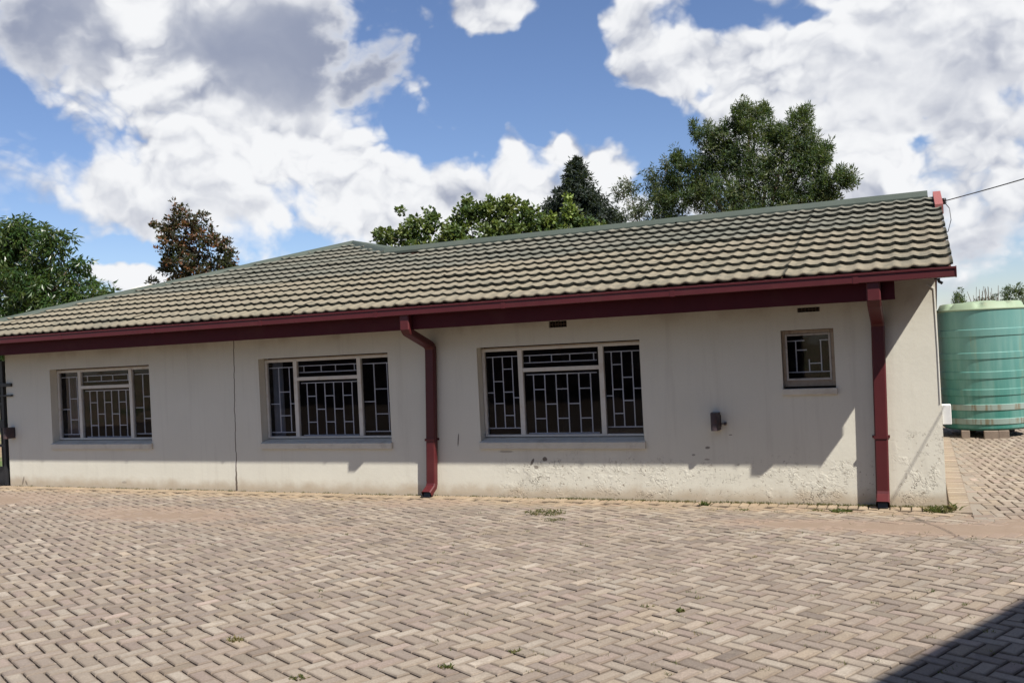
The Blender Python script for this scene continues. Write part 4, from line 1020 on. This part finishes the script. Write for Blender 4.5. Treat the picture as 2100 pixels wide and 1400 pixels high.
# far trees over the tank
tree("far_tree", "small rounded far tree above the left of the water tank", (2.35, 60, -.05), [(2.3,60,3.45,.40,.60),(2.38,60,2.93,.62,.58),(2.35,60,2.2,.8,.6)], L_F, 130, .12, 16, .14, .35, .1, 41, .1, .4)
tree("far_tree", "far tree with bare upright twigs above the middle of the water tank", (3.8, 62, -.05), [(3.5,62,3.2,.35,.34),(4.2,62,3.25,.40,.38),(3.77,62,2.74,.83,.45),(3.8,62,2.1,.9,.5)], L_E, 90, .12, 12, .14, .3, .1, 42, .1, .4)
tree("far_tree", "darker far tree with two spires at the right edge of the picture", (5.2, 60, -.05), [(4.85,60,3.5,.30,.62),(5.5,60,3.58,.45,.62),(5.2,60,2.85,.96,.57),(5.2,60,2.1,1.0,.6)], L_F, 130, .12, 15, .14, .35, .1, 43, .1, .4)
rg = random.Random(5); tw = root("bare_shrub", (3.8, 61, -.05), "bare twiggy shrub sticking up behind the water tank", "shrub")
g = G()
for k in range(26):
    bx = 3.2 + rg.random() * 1.2; tp_ = Vector((bx + rg.gauss(0, .18), 61, rg.uniform(3.4, 4.15))); g.tube([(3.8, 61, 0), (bx, 61, 2.4), tp_], [.05, .03, .012], 4)
g.obj("twigs", M_BARK, tw)
# dark hedge closing the yard behind the tank
rg = random.Random(6); hedge = []
for k in range(1100):
    hedge.append((Vector((rg.uniform(-3, 9), 27 + rg.gauss(0, .35), rg.uniform(.05, 1.55))), .16))
o = leaf_mesh("hedge_foliage", None, L_F, hedge, 14, .14, .4, rg, .2); props(o, "dark clipped hedge closing the yard behind the water tank", "hedge", None, 'stuff')
rg = random.Random(16); hedge = []
for k in range(700):
    hedge.append((Vector((rg.uniform(-24, -14.5), 19 + rg.gauss(0, .4), rg.uniform(.05, 1.7) )), .2))
o = leaf_mesh("shrub_bank", None, L_A, hedge, 14, .18, .35, rg, .3); props(o, "green shrub bank seen through the black gate", "shrubs", None, 'stuff')

# ------------------------------------------------------------------ weeds
def weed(x, y, r, h, n, label, seed, mat=L_W, broad=False):
    rg = random.Random(seed); vs, fs, at = [], [], []; h *= .72; n = int(n * .7); r *= .9
    for _ in range(n):
        a_ = rg.uniform(0, 6.28); q = r * rg.random() ** .7; p = Vector((x + q * math.cos(a_), y + q * .7 * math.sin(a_), -.008))
        hh = h * rg.uniform(.4, 1.2); le = Vector((rg.gauss(0, .5), rg.gauss(0, .5), 1)).normalized() * hh; w = (.011 if broad else .0045); sd_ = Vector((math.cos(a_ * 3), math.sin(a_ * 3), 0)) * w
        b = len(vs); vs += [p - sd_ * .5, p + sd_ * .5, p + le * .6 + sd_, p + le + Vector((le.x * .5, le.y * .5, -.1 * hh)), p + le * .6 - sd_]
        fs.append((b, b+1, b+2, b+3, b+4)); at.append(rg.random())
    o = mesh_obj("weed", vs, fs, mat, None, loc=(x, y, 0), attrs={'leaf': ('FACE', 'FLOAT', at)})
    return props(o, label, "weed", "weeds growing in the paving")
weed(-3.80, 9.15, .26, .05, 520, "widest weed patch, on the pavers below the right large window", 1)
weed(-3.55, 8.80, .17, .028, 300, "thin flat weed patch just in front of the widest one", 2)
weed(.09, 9.82, .16, .10, 260, "tall weeds at the foot of the right house corner", 3)
weed(.22, 9.90, .06, .16, 40, "single upright weed beside the right house corner", 4, broad=True)
weed(-.80, 9.68, .12, .055, 170, "bright weeds against the wall left of the right downpipe", 5, broad=True)
weed(-1.02, 9.70, .07, .04, 70, "small weed left of the bright weeds near the right downpipe", 6)
weed(-1.53, 5.95, .035, .045, 46, "broad leaved weed in the middle right of the yard", 7, broad=True)
weed(-4.14, 4.62, .065, .05, 110, "grass tuft between pavers at the lower left", 8)
weed(-2.27, 4.90, .045, .05, 80, "grass tuft between pavers at the bottom centre", 9)
weed(-2.55, 4.55, .05, .05, 90, "grass tuft nearest the camera at the bottom centre", 10)
weed(-3.30, 4.17, .06, .045, 70, "low weeds at the bottom edge left of centre", 11)
weed(-2.21, 9.86, .06, .06, 90, "small weed at the wall foot below the wall light", 12, broad=True)
weed(-1.76, 9.60, .10, .04, 110, "weeds on the pavers below and right of the wall light", 13)
weed(-2.03, 9.58, .08, .035, 70, "weeds on the pavers straight below the wall light", 14)
weed(-.25, 7.57, .09, .025, 90, "flat yellowish weeds in front of the soil drift at right", 15)
weed(-1.78, 6.0, .05, .045, 34, "dry sparse weed left of the broad leaved weed", 16)
# scattered sprigs too many to count
rg = random.Random(77); vs, fs, at = [], [], []
for k in range(210):
    x = rg.uniform(-7, .5); y = rg.uniform(4.6, 9.7)
    if rg.random() < .45: x = rg.uniform(-3, .9)
    for _ in range(rg.randint(5, 16)):
        a_ = rg.uniform(0, 6.28); q = rg.random() * .028; p = Vector((x + q * math.cos(a_) * 1.5, y + q * math.sin(a_), -.008)); hh = rg.uniform(.014, .042)
        le = Vector((rg.gauss(0, .6), rg.gauss(0, .6), .8)).normalized() * hh; sd_ = Vector((math.cos(a_ * 3), math.sin(a_ * 3), 0)) * .004; b = len(vs)
        vs += [p - sd_, p + sd_, p + le]; fs.append((b, b+1, b+2)); at.append(rg.random())
for k in range(420):      # line of sprigs and debris along the wall foot
    x = rg.uniform(-13.4, .15); x = x if rg.random() < .5 else rg.uniform(-4, .15)
    for _ in range(rg.randint(3, 9)):
        p = Vector((x + rg.gauss(0, .03), rg.uniform(9.98, 10.045), -.004)); hh = rg.uniform(.008, .035); sd_ = Vector((.004, .001, 0)); b = len(vs)
        vs += [p - sd_, p + sd_, p + Vector((rg.gauss(0, .5) * hh, -rg.random() * .5 * hh, hh))]; fs.append((b, b+1, b+2)); at.append(rg.random())
o = mesh_obj("paving_sprigs", vs, fs, L_W, None, attrs={'leaf': ('FACE', 'FLOAT', at)}); props(o, "tiny sprigs of grass in the paver joints and along the wall foot", "grass", None, 'stuff')
